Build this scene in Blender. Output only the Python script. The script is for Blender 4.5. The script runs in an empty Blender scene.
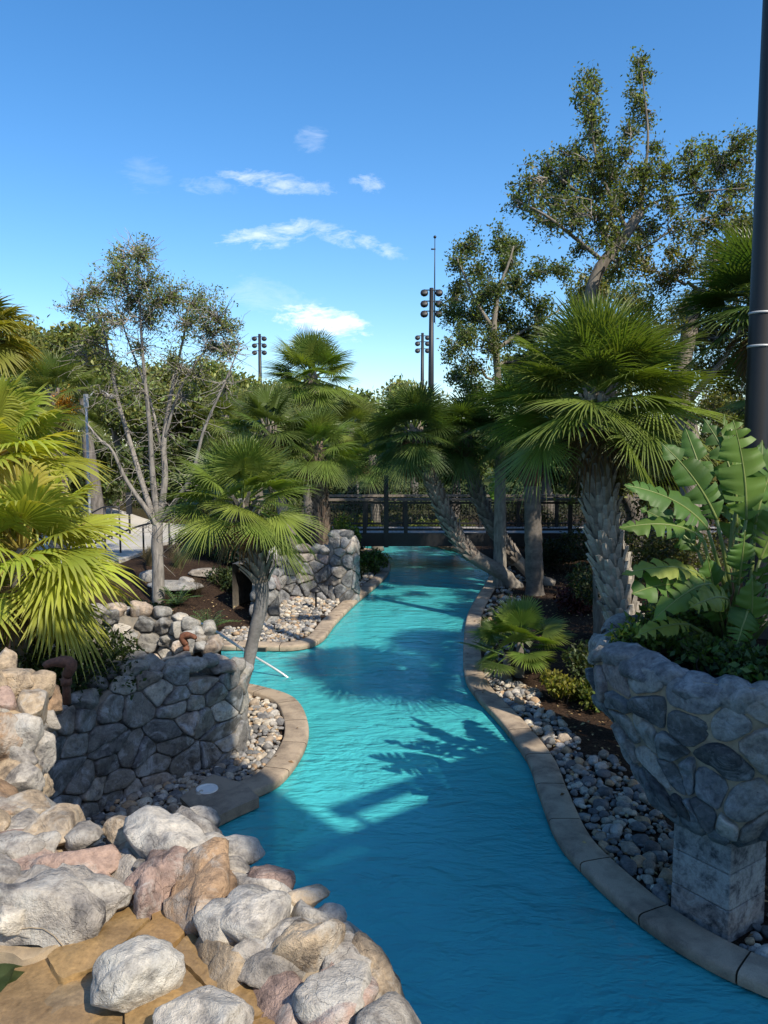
import bpy, math, random
import numpy as np
from mathutils import Vector, Matrix, noise
from mathutils.geometry import tessellate_polygon

R_ = math.radians
scene = bpy.context.scene
col = scene.collection
# ------------------------------------------------------------------ camera model
F, PITCH, EYE = 770.0, R_(5.0), 4.0
CP, SP = math.cos(PITCH), math.sin(PITCH)
def ray(px, py):
    x, y = (px-384)/F, (512-py)/F
    return np.array((x, CP+y*SP, -SP+y*CP))
def gp(px, py, z):                       # where a line of sight meets the level z
    d = ray(px, py); t = (z-EYE)/d[2]
    return np.array((d[0]*t, d[1]*t, z))
def at(px, py, Y):                       # where a line of sight reaches the distance Y
    d = ray(px, py); t = Y/d[1]
    return np.array((d[0]*t, Y, EYE+d[2]*t))
def ppx(p):                              # pixel of a world point
    x, y, z = p[0], p[1], p[2]-EYE
    dep = y*CP - z*SP
    return 384+F*x/dep, 512-F*(y*SP+z*CP)/dep, dep
def rng_(seed): return np.random.default_rng(seed)
def smooth01(t):
    t = np.clip(t, 0, 1); return t*t*(3-2*t)

# ------------------------------------------------------------------ mesh builder
class MB:
    def __init__(s): s.V=[]; s.T=[]; s.Q=[]; s.C=[]; s.n=0
    def add(s, V, Fc, c=(1,1,1)):
        V = np.asarray(V, float).reshape(-1,3); n = len(V)
        c = np.asarray(c, float)
        if c.ndim == 1: c = np.tile(c[:3], (n,1))
        s.V.append(V); s.C.append(c[:, :3])
        for f in (Fc if isinstance(Fc, (list, tuple)) and len(Fc) and isinstance(Fc[0], np.ndarray) and Fc[0].ndim == 2 else [Fc]):
            f = np.asarray(f, int)
            if f.size == 0: continue
            (s.Q if f.shape[1] == 4 else s.T).append(f+s.n)
        s.n += n
    def merge(s, o, M=None, off=None):
        V = np.concatenate(o.V)
        if M is not None: V = V @ np.array(M).T
        if off is not None: V = V+np.asarray(off)
        fs = []
        if o.Q: fs.append(np.concatenate(o.Q))
        if o.T: fs.append(np.concatenate(o.T))
        s.add(V, fs, np.concatenate(o.C))
    def mesh(s, name, mat, origin=(0,0,0), smooth=True):
        me = bpy.data.meshes.new(name)
        V = np.concatenate(s.V)-np.asarray(origin)
        Q = np.concatenate(s.Q) if s.Q else np.zeros((0,4), int)
        T = np.concatenate(s.T) if s.T else np.zeros((0,3), int)
        me.vertices.add(len(V)); me.vertices.foreach_set('co', V.astype(np.float32).ravel())
        nl = Q.size+T.size
        me.loops.add(nl)
        me.loops.foreach_set('vertex_index', np.concatenate([Q.ravel(), T.ravel()]).astype(np.int32))
        me.polygons.add(len(Q)+len(T))
        ls = np.concatenate([np.arange(len(Q))*4, Q.size+np.arange(len(T))*3]).astype(np.int32)
        me.polygons.foreach_set('loop_start', ls)
        me.update(calc_edges=True)
        me.validate()
        if len(me.vertices) == len(V):
            a = me.color_attributes.new('tint', 'FLOAT_COLOR', 'POINT')
            C = np.concatenate(s.C)
            a.data.foreach_set('color', np.concatenate([C, np.ones((len(C),1))], 1).astype(np.float32).ravel())
        me.polygons.foreach_set('use_smooth', np.full(len(me.polygons), smooth, dtype=bool))
        me.update()
        if mat is not None: me.materials.append(mat)
        return me
def link(name, me, loc=(0,0,0), parent=None):
    o = bpy.data.objects.new(name, me); col.objects.link(o)
    o.location = Vector(loc)
    if parent is not None: o.parent = parent
    return o
def tag(o, label=None, cat=None, group=None, kind=None):
    if label: o['label'] = label
    if cat: o['category'] = cat
    if group: o['group'] = group
    if kind: o['kind'] = kind
    return o
def thing(name, label, cat, loc, group=None):
    o = bpy.data.objects.new(name, None); col.objects.link(o); o.location = Vector(loc)
    o.empty_display_size = .2
    return tag(o, label, cat, group)
def part(name, mb, mat, parent, smooth=True, origin=None):
    og = np.array(parent.location) if origin is None else np.asarray(origin)
    return link(name, mb.mesh(name, mat, og, smooth), (0,0,0), parent)
def single(name, mb, mat, label, cat, loc, group=None, smooth=True):
    return tag(link(name, mb.mesh(name, mat, loc, smooth), loc), label, cat, group)
def struct(name, mb, mat, smooth=True):
    return tag(link(name, mb.mesh(name, mat, (0,0,0), smooth)), kind='structure')

# ------------------------------------------------------------------ basic shapes
def box(mb, c, s, rz=0.0, col_=(1,1,1), M=None):
    v = np.array([(x,y,z) for x in (-.5,.5) for y in (-.5,.5) for z in (-.5,.5)])*np.asarray(s, float)
    if M is not None: v = v @ np.array(M).T
    elif rz:
        ca, sa = math.cos(rz), math.sin(rz)
        v = np.stack([v[:,0]*ca-v[:,1]*sa, v[:,0]*sa+v[:,1]*ca, v[:,2]], 1)
    f = np.array([(0,1,3,2),(4,6,7,5),(0,4,5,1),(2,3,7,6),(0,2,6,4),(1,5,7,3)])
    mb.add(v+np.asarray(c, float), f, col_)
def tube(mb, P, r, ns=6, col_=(1,1,1), cap=True):
    P = np.asarray(P, float); n = len(P)
    r = np.broadcast_to(np.asarray(r, float), (n,))
    T = np.gradient(P, axis=0); T /= np.linalg.norm(T, axis=1)[:,None]+1e-9
    up = np.array((0.,0.,1.)) if abs(T[0][2]) < .9 else np.array((1.,0.,0.))
    A = np.cross(T, up); bad = np.linalg.norm(A, axis=1) < .05
    if bad.any(): A[bad] = np.cross(T[bad], np.array((.3,1.,.1)))
    for i in range(1, n):                 # parallel transport
        a = A[i-1]-T[i]*np.dot(A[i-1], T[i]); ln = np.linalg.norm(a)
        A[i] = a/ln if ln > 1e-6 else A[i]/(np.linalg.norm(A[i])+1e-9)
        if i == 1: pass
    A /= np.linalg.norm(A, axis=1)[:,None]+1e-9
    B = np.cross(T, A)
    th = np.arange(ns)*2*math.pi/ns
    V = P[:,None]+r[:,None,None]*(np.cos(th)[None,:,None]*A[:,None]+np.sin(th)[None,:,None]*B[:,None])
    i, j = np.meshgrid(np.arange(n-1), np.arange(ns), indexing='ij')
    a = i*ns+j; b = i*ns+(j+1)%ns
    Fq = np.stack([a,b,b+ns,a+ns], -1).reshape(-1,4)
    V = V.reshape(-1,3)
    fs = [Fq]
    if cap:
        V = np.concatenate([V, P[:1], P[-1:]])
        k = np.arange(ns); k2 = (k+1)%ns
        fs.append(np.concatenate([np.stack([k2,k,np.full(ns,n*ns)],1), np.stack([(n-1)*ns+k,(n-1)*ns+k2,np.full(ns,n*ns+1)],1)]))
    cc = np.asarray(col_, float)
    if cc.ndim == 2: cc = np.concatenate([np.repeat(cc, ns, 0), cc[:1], cc[-1:]]) if cap else np.repeat(cc, ns, 0)
    mb.add(V, fs, cc)
def spline(P, step=None, n=None, closed=False):
    P = np.asarray(P, float)
    Q = np.concatenate([[2*P[0]-P[1]], P, [2*P[-1]-P[-2]]])
    out = []
    for i in range(1, len(Q)-2):
        t = np.linspace(0, 1, 14, endpoint=False)[:,None]
        p0,p1,p2,p3 = Q[i-1],Q[i],Q[i+1],Q[i+2]
        out.append(.5*((2*p1)+(-p0+p2)*t+(2*p0-5*p1+4*p2-p3)*t**2+(-p0+3*p1-3*p2+p3)*t**3))
    out = np.concatenate(out+[P[-1:]])
    d = np.concatenate([[0], np.cumsum(np.linalg.norm(np.diff(out, axis=0), axis=1))])
    k = n if n else max(2, int(d[-1]/step)+1)
    s = np.linspace(0, d[-1], k)
    return np.stack([np.interp(s, d, out[:,c]) for c in range(P.shape[1])], 1)
_ico = {}
def ico(sub):
    if sub not in _ico:
        import bmesh
        bm = bmesh.new(); bmesh.ops.create_icosphere(bm, subdivisions=sub, radius=1.0)
        bm.verts.ensure_lookup_table()
        _ico[sub] = (np.array([v.co[:] for v in bm.verts]), np.array([[v.index for v in f.verts] for f in bm.faces]))
        bm.free()
    return _ico[sub]
def fbm(V, sc, seed, octv=3):
    o = Vector((seed*13.7, seed*7.1, seed*3.3))
    return np.array([noise.fractal(Vector(v)*sc+o, 1.0, 2.1, octv) for v in V])
def rock(seed, size, sub=3, cuts=9, rough=.05, flat=.62):
    g = rng_(seed); V, T = ico(sub); V = V.copy()
    for _ in range(cuts):
        n = g.normal(size=3); n /= np.linalg.norm(n)
        d = g.uniform(flat, .92); k = V@n
        m = k > d
        V[m] -= (k[m]-d)[:,None]*n*.93
    V *= (1+rough*2.2*fbm(V, 1.1, seed, 2)+rough*fbm(V, 3.2, seed+5, 3))[:,None]
    return V*np.asarray(size)/2*1.12, T
def rotz(a): c,s = math.cos(a), math.sin(a); return np.array(((c,-s,0),(s,c,0),(0,0,1)))
def roty(a): c,s = math.cos(a), math.sin(a); return np.array(((c,0,s),(0,1,0),(-s,0,c)))
def rotx(a): c,s = math.cos(a), math.sin(a); return np.array(((1,0,0),(0,c,-s),(0,s,c)))

# ------------------------------------------------------------------ materials
class NT:
    def __init__(s, name):
        s.m = bpy.data.materials.new(name); s.m.use_nodes = True
        s.t = s.m.node_tree; s.t.nodes.clear()
        s.out = s.t.nodes.new('ShaderNodeOutputMaterial')
    def n(s, typ, **kw):
        nd = s.t.nodes.new(typ)
        for k, v in kw.items():
            if k in nd.inputs: s.set(nd, k, v)
            else: setattr(nd, k, v)
        return nd
    def set(s, nd, k, v):
        if isinstance(v, bpy.types.NodeSocket): s.t.links.new(v, nd.inputs[k])
        else:
            if isinstance(v, tuple) and len(v) == 3 and nd.inputs[k].type == 'RGBA': v = v+(1,)
            nd.inputs[k].default_value = v
    def link(s, a, b): s.t.links.new(a, b)
    def math(s, op, a, b=None, c=None, clamp=False):
        nd = s.t.nodes.new('ShaderNodeMath'); nd.operation = op; nd.use_clamp = clamp
        for i, v in enumerate((a,b,c)):
            if v is not None: s.set(nd, i, v)
        return nd.outputs[0]
    def mix(s, fac, a, b, mode='MIX'):
        nd = s.t.nodes.new('ShaderNodeMix'); nd.data_type = 'RGBA'; nd.blend_type = mode
        for k, v in ((0,fac),(6,a),(7,b)):
            if isinstance(v, bpy.types.NodeSocket): s.t.links.new(v, nd.inputs[k])
            else: nd.inputs[k].default_value = v if not isinstance(v, tuple) else (v+(1,))[:4]
        return nd.outputs[2]
    def noise(s, vec, scale, detail=4, rough=.6, dist=0.0):
        nd = s.t.nodes.new('ShaderNodeTexNoise'); s.link(vec, nd.inputs['Vector'])
        nd.inputs['Scale'].default_value = scale; nd.inputs['Detail'].default_value = detail
        nd.inputs['Roughness'].default_value = rough; nd.inputs['Distortion'].default_value = dist
        return nd.outputs[0]
    def ramp(s, f, stops):
        nd = s.t.nodes.new('ShaderNodeValToRGB'); s.link(f, nd.inputs[0])
        e = nd.color_ramp.elements
        while len(e) < len(stops): e.new(.5)
        for el, (p, c) in zip(e, stops):
            el.position = p; el.color = (c,c,c,1) if isinstance(c, (int,float)) else c+(1,)
        return nd.outputs[0]
    def bump(s, h, st, dist=.02, normal=None):
        nd = s.t.nodes.new('ShaderNodeBump'); s.link(h, nd.inputs['Height'])
        nd.inputs['Strength'].default_value = st; nd.inputs['Distance'].default_value = dist
        if normal is not None: s.link(normal, nd.inputs['Normal'])
        return nd.outputs[0]
    def geo(s): return s.t.nodes.new('ShaderNodeNewGeometry').outputs['Position']
    def tint(s):
        nd = s.t.nodes.new('ShaderNodeAttribute'); nd.attribute_name = 'tint'; return nd.outputs['Color']
    def principled(s, **kw):
        nd = s.t.nodes.new('ShaderNodeBsdfPrincipled')
        for k, v in kw.items(): s.set(nd, k.replace('_', ' '), v)
        return nd
    def done(s, sh): s.link(sh, s.out.inputs[0]); return s.m

def mat_leaf(name, trans=.35, rough=.5, tr_gain=(1.5,1.5,.6), var=.35, spec=.35):
    k = NT(name); p = k.geo()
    v = k.ramp(k.noise(p, 1.7, 3), [(.25, 1-var), (.75, 1+var)])
    c = k.mix(1.0, k.tint(), v, 'MULTIPLY')
    b = k.principled(Base_Color=c, Roughness=rough, Specular_IOR_Level=spec)
    tr = k.n('ShaderNodeBsdfTranslucent', Color=k.mix(1.0, c, tr_gain, 'MULTIPLY'))
    mx = k.n('ShaderNodeMixShader'); k.set(mx, 0, trans); k.link(b.outputs[0], mx.inputs[1]); k.link(tr.outputs[0], mx.inputs[2])
    return k.done(mx.outputs[0])
def mat_bark(name, scale=14, st=.6, stretch=.25, var=.45):
    k = NT(name); p = k.geo()
    mp = k.n('ShaderNodeMapping'); k.link(p, mp.inputs[0]); mp.inputs['Scale'].default_value = (1,1,stretch)
    f = k.noise(mp.outputs[0], scale, 5, .65)
    c = k.mix(1.0, k.tint(), k.ramp(f, [(.3, 1-var), (.7, 1+var)]), 'MULTIPLY')
    return k.done(k.principled(Base_Color=c, Roughness=.9, Specular_IOR_Level=.2, Normal=k.bump(f, st, .02)).outputs[0])
def mat_rock(name, crust=.25, wet=0.0, scale=1.0, bump=.7, crustcol=(.62,.60,.55), dark=.35, cracks=.28):
    k = NT(name); p = k.geo()
    f1 = k.noise(p, 5*scale, 6, .65, .4); f2 = k.noise(p, 22*scale, 6, .7); f3 = k.noise(p, 90*scale, 3, .7)
    c = k.mix(1.0, k.tint(), k.ramp(f1, [(.32, (1-dark*1.4,1-dark*1.4,1-dark*1.35)), (.5, (1.,.97,.93)), (.68, (1.35,1.3,1.2))]), 'MULTIPLY')
    c = k.mix(1.0, c, k.ramp(f2, [(.3, .62), (.55, 1.05), (.8, 1.25)]), 'MULTIPLY')
    cr = k.math('MULTIPLY', k.ramp(k.noise(p, 3.1*scale, 7, .72, .8), [(.50, 0.), (.64, 1.)]), crust)
    c = k.mix(cr, c, crustcol)
    pits = k.ramp(k.noise(p, 34*scale, 4, .6), [(.24, .4), (.33, 1.)])
    c = k.mix(1.0, c, pits, 'MULTIPLY')
    h = k.math('ADD', k.math('MULTIPLY', f2, .7), k.math('MULTIPLY', f3, .3))
    h = k.math('ADD', h, k.math('MULTIPLY', f1, .8))
    vo = k.t.nodes.new('ShaderNodeTexVoronoi'); vo.feature = 'DISTANCE_TO_EDGE'; vo.inputs['Scale'].default_value = 4.5*scale
    wv = k.t.nodes.new('ShaderNodeVectorMath'); wv.operation = 'MULTIPLY_ADD'; nz = k.t.nodes.new('ShaderNodeTexNoise'); k.link(p, nz.inputs['Vector']); nz.inputs['Scale'].default_value = 7*scale; nz.inputs['Detail'].default_value = 4
    k.link(nz.outputs['Color'], wv.inputs[0]); wv.inputs[1].default_value = (.22,.22,.22); k.link(p, wv.inputs[2]); k.link(wv.outputs[0], vo.inputs['Vector'])
    gate = k.ramp(k.noise(p, 2.6*scale, 2), [(.47, 0.), (.58, 1.)])
    ck = k.math('MULTIPLY', k.ramp(vo.outputs['Distance'], [(.0, 1.), (.016, 0.)]), gate)
    c = k.mix(k.math('MULTIPLY', ck, cracks), c, (.05,.042,.035)); h = k.math('SUBTRACT', h, k.math('MULTIPLY', ck, .5*cracks))
    return k.done(k.principled(Base_Color=c, Roughness=(.85 if not wet else .38), Specular_IOR_Level=(.3 if not wet else .5), Normal=k.bump(h, bump, .03)).outputs[0])
def mat_plain(name, color, rough=.5, metal=0.0, var=.12, scale=8, bump=0.0):
    k = NT(name); p = k.geo(); f = k.noise(p, scale, 4)
    c = k.mix(1.0, tuple(color), k.ramp(f, [(.3, 1-var), (.7, 1+var)]), 'MULTIPLY')
    b = k.principled(Base_Color=c, Roughness=rough, Metallic=metal)
    if bump: k.set(b, 'Normal', k.bump(k.noise(p, scale*6, 4), bump, .01))
    return k.done(b.outputs[0])

M = {}
M['palm'] = mat_leaf('palm_frond', .30, .42, (1.4,1.5,.5), .18, .5)
M['yellow_palm'] = mat_leaf('yellow_palm_frond', .45, .45, (1.7,1.35,.5), .15, .4)
M['leaf'] = mat_leaf('small_leaves', .42, .5, (1.6,1.6,.5), .25, .4)
M['farleaf'] = mat_leaf('far_leaves', .35, .6, (1.5,1.5,.6), .35, .2)
M['bigleaf'] = mat_leaf('paddle_leaves', .34, .5, (1.6,1.6,.4), .3, .3)
M['grass'] = mat_leaf('grass_blades', .35, .6, (1.3,1.2,.7), .2, .2)
M['bark'] = mat_bark('bark')
M['palmbark'] = mat_bark('palm_bark', 9, .5, 1.4, .3)
M['boulder'] = mat_rock('sunny_boulder', .55, 0, 1.15, .95, (.52,.50,.45), .5)
M['wallstone'] = mat_rock('wall_stone', .5, 0, 1.3, .8, (.42,.43,.43), .42)
M['darkstone'] = mat_rock('dark_wet_stone', .8, 1, 1.5, .8, (.40,.42,.44), .55)
M['pebble'] = mat_rock('river_pebble', .12, 0, 2.5, .25, (.5,.5,.48), .25, 0)
M['blackmetal'] = mat_plain('black_metal', (.012,.012,.013), .45, 0, .2, 6)
M['darkpole'] = mat_plain('dark_painted_pole', (.007,.008,.010), .5, 0, .15, 3, .05)
M['galv'] = mat_plain('galvanised_metal', (.40,.41,.41), .55, .1, .1, 6)
M['steel'] = mat_plain('stainless_steel', (.62,.62,.60), .35, .55, .05)
M['rust'] = mat_plain('rusty_iron', (.13,.05,.025), .75, 0, .45, 30, .3)
M['white'] = mat_plain('white_plastic', (.75,.75,.72), .4, 0, .05)
M['timber'] = mat_plain('weathered_timber', (.16,.13,.10), .8, 0, .3, 9, .2)
M['deck'] = mat_plain('grey_decking', (.33,.31,.29), .8, 0, .25, 12, .15)

def mat_ground():
    k = NT('mulch_ground'); p = k.geo()
    f = k.noise(p, 28, 6, .75); g = k.noise(p, .8, 4, .6); b = k.noise(p, 90, 3, .7)
    c = k.ramp(f, [(.3, (.012,.008,.006)), (.5, (.045,.028,.019)), (.66, (.10,.065,.043)), (.8, (.19,.14,.10))])
    c = k.mix(1.0, c, k.ramp(g, [(.3, .65), (.7, 1.25)]), 'MULTIPLY')
    sx = k.n('ShaderNodeSeparateXYZ'); k.link(p, sx.inputs[0])
    far = k.math('MULTIPLY', k.math('SUBTRACT', sx.outputs[1], 33), .1, clamp=True)
    c = k.mix(far, c, k.ramp(f, [(.3, (.03,.045,.015)), (.7, (.08,.10,.03))]))
    h = k.math('ADD', f, k.math('MULTIPLY', b, .5))
    return k.done(k.principled(Base_Color=c, Roughness=.95, Specular_IOR_Level=.1, Normal=k.bump(h, 1.0, .04)).outputs[0])
M['ground'] = mat_ground()
def mat_concrete(name, base, stain, sc=1.0):
    k = NT(name); p = k.geo()
    f = k.noise(p, 2.2*sc, 6, .65, .3); g = k.noise(p, 60*sc, 4, .7)
    c = k.mix(k.ramp(f, [(.42, 0.), (.68, 1.)]), tuple(base), tuple(stain))
    c = k.mix(1.0, c, k.ramp(g, [(.3, .82), (.7, 1.12)]), 'MULTIPLY')
    c = k.mix(1.0, c, k.tint(), 'MULTIPLY')
    return k.done(k.principled(Base_Color=c, Roughness=.8, Specular_IOR_Level=.3, Normal=k.bump(g, .25, .01)).outputs[0])
M['coping'] = mat_concrete('tan_coping', (.40,.32,.235), (.19,.15,.115), 1.6)
M['path'] = mat_concrete('pale_path', (.46,.43,.38), (.36,.34,.30), .5)
M['mortar'] = mat_concrete('mortar', (.36,.29,.20), (.22,.18,.13), 4)
M['greymortar'] = mat_concrete('grey_mortar', (.20,.175,.14), (.10,.095,.085), 4)
M['block'] = mat_rock('pale_block', .75, 0, 1.6, .5, (.45,.44,.41), .6, .4)
def mat_ledge():
    k = NT('wet_ochre_stone'); p = k.geo()
    f = k.noise(p, 5, 6, .65, .5); g = k.noise(p, 45, 5, .7)
    c = k.mix(1.0, k.tint(), k.ramp(f, [(.28, (.55,.5,.42)), (.5, (1.,.97,.9)), (.75, (1.5,1.4,1.2))]), 'MULTIPLY')
    c = k.mix(1.0, c, k.ramp(g, [(.3, .7), (.7, 1.2)]), 'MULTIPLY')
    return k.done(k.principled(Base_Color=c, Roughness=.32, Specular_IOR_Level=.45, Normal=k.bump(k.math('ADD', f, k.math('MULTIPLY', g, .3)), .5, .02)).outputs[0])
M['ledge'] = mat_ledge()
def mat_pool():
    k = NT('pool_plaster'); p = k.geo()
    f = k.noise(p, 1.2, 4); sx = k.n('ShaderNodeSeparateXYZ'); k.link(p, sx.inputs[0])
    c = k.mix(1.0, (.16,.62,.70), k.ramp(f, [(.3,.88),(.7,1.1)]), 'MULTIPLY')
    band = k.math('MULTIPLY', k.math('SUBTRACT', sx.outputs[2], -.03), 60, clamp=True)
    c = k.mix(band, c, (.16,.11,.06))
    return k.done(k.principled(Base_Color=c, Roughness=.7).outputs[0])
M['pool'] = mat_pool()
def mat_water(name, tint, rscale, bst, dist, body=None, bodyfac=0.0):
    k = NT(name); p = k.geo()
    mp = k.n('ShaderNodeMapping'); k.link(p, mp.inputs[0]); mp.inputs['Rotation'].default_value = (0,0,R_(12)); mp.inputs['Scale'].default_value = (.6,1.25,1)
    a = k.noise(mp.outputs[0], rscale, 3, .55, .6); b = k.noise(mp.outputs[0], rscale*3.3, 3, .6, .4); c = k.noise(p, .7, 2)
    h = k.math('ADD', a, k.math('MULTIPLY', b, .3)); h = k.math('MULTIPLY', h, k.ramp(c, [(.3,.5),(.65,1.15)]))
    nb = k.bump(h, bst, dist*1.35); ng = k.bump(h, bst*.4, dist*.45)
    tr = k.n('ShaderNodeBsdfTransparent', Color=tint)
    rf = k.n('ShaderNodeBsdfRefraction', Color=tint, Roughness=.0, IOR=1.33, Normal=nb)
    m1 = k.n('ShaderNodeMixShader'); k.set(m1, 0, .45); k.link(tr.outputs[0], m1.inputs[1]); k.link(rf.outputs[0], m1.inputs[2])
    inner = m1.outputs[0]
    if bodyfac:
        df = k.n('ShaderNodeBsdfDiffuse', Color=body, Normal=nb)
        m3 = k.n('ShaderNodeMixShader'); k.set(m3, 0, bodyfac); k.link(inner, m3.inputs[1]); k.link(df.outputs[0], m3.inputs[2]); inner = m3.outputs[0]
    gl = k.n('ShaderNodeBsdfGlossy', Roughness=.05, Normal=ng)
    fr = k.n('ShaderNodeFresnel', IOR=1.33, Normal=ng)
    m2 = k.n('ShaderNodeMixShader'); k.link(fr.outputs[0], m2.inputs[0]); k.link(inner, m2.inputs[1]); k.link(gl.outputs[0], m2.inputs[2])
    return k.done(m2.outputs[0])
M['water'] = mat_water('river_water', (.50,.91,.95), 3.2, .9, .13, (.09,.63,.66), .55)
M['upperwater'] = mat_water('upper_pool_water', (.55,.80,.66), 4, .25, .05)

# ------------------------------------------------------------------ sun, sky, camera
SUN_AZ, SUN_EL = R_(140), R_(45)          # azimuth from +Y towards +X
def build_light():
    d = Vector((math.sin(SUN_AZ)*math.cos(SUN_EL), math.cos(SUN_AZ)*math.cos(SUN_EL), math.sin(SUN_EL)))
    L = bpy.data.lights.new('sun', 'SUN'); L.energy = 4.4; L.angle = R_(.5); L.color = (1, .91, .77)
    o = bpy.data.objects.new('sun', L); col.objects.link(o); o.rotation_euler = d.to_track_quat('Z', 'Y').to_euler(); o.location = d*60
    w = bpy.data.worlds.new('World'); scene.world = w; w.use_nodes = True
    t = w.node_tree; t.nodes.clear()
    k = NT.__new__(NT); k.t = t; k.m = w
    out = t.nodes.new('ShaderNodeOutputWorld'); bg = t.nodes.new('ShaderNodeBackground')
    sky = t.nodes.new('ShaderNodeTexSky'); sky.sky_type = 'NISHITA'; sky.sun_disc = False
    sky.sun_elevation = SUN_EL; sky.sun_rotation = SUN_AZ; sky.altitude = 50
    sky.air_density = 1.0; sky.dust_density = .7; sky.ozone_density = 3.2
    tc = t.nodes.new('ShaderNodeTexCoord'); sx = t.nodes.new('ShaderNodeSeparateXYZ'); t.links.new(tc.outputs['Generated'], sx.inputs[0])
    X, Y, Z = sx.outputs
    Yp = k.math('MAXIMUM', Y, .001)
    u = k.math('DIVIDE', X, Yp); v = k.math('DIVIDE', Z, Yp)
    cb = t.nodes.new('ShaderNodeCombineXYZ'); t.links.new(u, cb.inputs[0]); t.links.new(v, cb.inputs[1])
    mp = t.nodes.new('ShaderNodeMapping'); t.links.new(cb.outputs[0], mp.inputs[0]); mp.inputs['Scale'].default_value = (1, 2.4, 1)
    n1 = k.noise(mp.outputs[0], 14, 8, .68, .9); n2 = k.noise(mp.outputs[0], 60, 6, .7, .6)
    nn = k.math('ADD', k.math('MULTIPLY', k.math('SUBTRACT', n1, .5), 4.2), k.math('MULTIPLY', k.math('SUBTRACT', n2, .5), 1.6))
    tot = None                            # the small clouds of that day, by direction
    for cx, cy, rx, ry, sl, a in ((278,183,62,12,.12,.42),(366,184,20,11,0,.42),(268,235,62,14,-.12,.5),(352,240,50,12,.28,.45),
                              (322,322,62,18,.12,1.0),(145,176,30,20,0,.10),(311,140,18,13,0,.18),(268,298,60,22,.2,.15),(210,186,30,12,0,.2)):
        d0 = ray(cx, cy); u0, v0 = d0[0]/d0[1], d0[2]/d0[1]
        du = k.math('SUBTRACT', u, float(u0)); dv = k.math('ADD', k.math('SUBTRACT', v, float(v0)), k.math('MULTIPLY', du, sl))
        e = k.math('ADD', k.math('POWER', k.math('ABSOLUTE', k.math('DIVIDE', du, rx/F)), 2.0), k.math('POWER', k.math('ABSOLUTE', k.math('DIVIDE', dv, ry/F)), 2.0))
        mk = k.math('MULTIPLY', k.math('ADD', k.math('SUBTRACT', .75, e), nn), .75, clamp=True)
        core = k.math('MULTIPLY', k.math('SUBTRACT', 1.9, e), .7, clamp=True)
        mk = k.math('MULTIPLY', k.math('MULTIPLY', mk, core), a)
        tot = mk if tot is None else k.math('MAXIMUM', tot, mk)
    tot = k.math('MULTIPLY', tot, k.math('GREATER_THAN', Y, 0.0))
    hs = t.nodes.new('ShaderNodeHueSaturation'); hs.inputs['Saturation'].default_value = 1.28; t.links.new(sky.outputs[0], hs.inputs['Color'])
    c = k.mix(tot, hs.outputs[0], (6.6, 6.8, 7.2))
    t.links.new(c, bg.inputs[0]); bg.inputs[1].default_value = .145
    t.links.new(bg.outputs[0], out.inputs[0])
    cam = bpy.data.cameras.new('camera'); co = bpy.data.objects.new('camera', cam); col.objects.link(co)
    co.location = (0, 0, EYE); co.rotation_euler = (R_(90)-PITCH, 0, 0)
    cam.sensor_fit = 'VERTICAL'; cam.sensor_height = 24; cam.lens = F/1024*24; cam.clip_end = 3000; cam.clip_start = .05
    scene.camera = co
    vs = scene.view_settings; vs.view_transform = 'Standard'; vs.look = 'None'; vs.gamma = 1; vs.exposure = 0.58; vs.use_curve_mapping = False
    scene.cycles.max_bounces = 8; scene.cycles.transparent_max_bounces = 12; scene.cycles.transmission_bounces = 6
    scene.cycles.use_denoising = True; scene.cycles.caustics_refractive = False; scene.cycles.caustics_reflective = False
build_light()

# ------------------------------------------------------------------ river plan
RB = [(9.5,2.6),(7,3.0),(5,3.75),(3.7,4.5)]+[(2.79,5.26),(2.44,5.61),(2.14,6.11),(1.9,6.78),(1.77,7.4),(1.79,8.38),(1.83,9.34),(1.7,10.53),(1.48,11.8),(1.42,12.84),(1.60,14.76),(1.95,17.35),(2.46,19.63),(2.98,21.76),(3.35,24.02),(3.22,26.55),(2.6,28.83),(1.75,30.27),(.6,31.3),(-2,32.2),(-9,33)]
LB = [(.9,-6),(.85,1.6),(.25,2.75),(-.5,3.6),(-1.55,4.7),(-2.2,6.2),(-1.98,7.6),(-1.6,8.26),(-1.23,8.77),(-1.06,9.81),(-1.15,10.72),(-1.42,11.57),(-1.91,12.05),(-2.5,12.35),(-3.6,12.5)]
LB2 = [(-3.7,14.72),(-2.6,14.70),(-1.75,14.68),(-1.3,15.25),(-1.09,16.86),(-.73,19.0),(-.25,21.3),(.10,23.46),(.12,25.6),(-.25,27.6),(-1.5,29.0),(-9,29.6)]
RBs, LBs, LB2s = spline(RB, .12), spline(LB, .12), spline(LB2, .12)
river = np.concatenate([RBs, LB2s[::-1], LBs[::-1], [[9.5,-6]]])
def inside(poly, P):
    x, y = P[:,0], P[:,1]; r = np.zeros(len(P), bool)
    x0, y0 = poly[:,0], poly[:,1]; x1, y1 = np.roll(x0,-1), np.roll(y0,-1)
    for a,b,c,d in zip(x0,y0,x1,y1):
        m = (b > y) != (d > y)
        if m.any(): r[m] ^= x[m] < (c-a)*(y[m]-b)/(d-b)+a
    return r
def dist_to(line, P):
    out = np.full(len(P), 1e9)
    L = line[::2]
    for i in range(0, len(P), 4000):
        d = P[i:i+4000,None,:2]-L[None]
        out[i:i+4000] = np.sqrt((d**2).sum(-1).min(1))
    return out
allbank = np.concatenate([RBs, LBs, LB2s])
def hz_arr(P):
    x, y = P[:,0], P[:,1]
    d = dist_to(allbank, P)
    up = smooth01((d-1.2)/5)*smooth01((y-10)/6)
    h = .08+.45*up + .35*smooth01((-x-3)/3)*smooth01((y-15)/6)+.25*smooth01((y-24)/8)*smooth01((d-1)/3)
    h = h-.04*(y < 14)*(d > .3)
    return h
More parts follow.
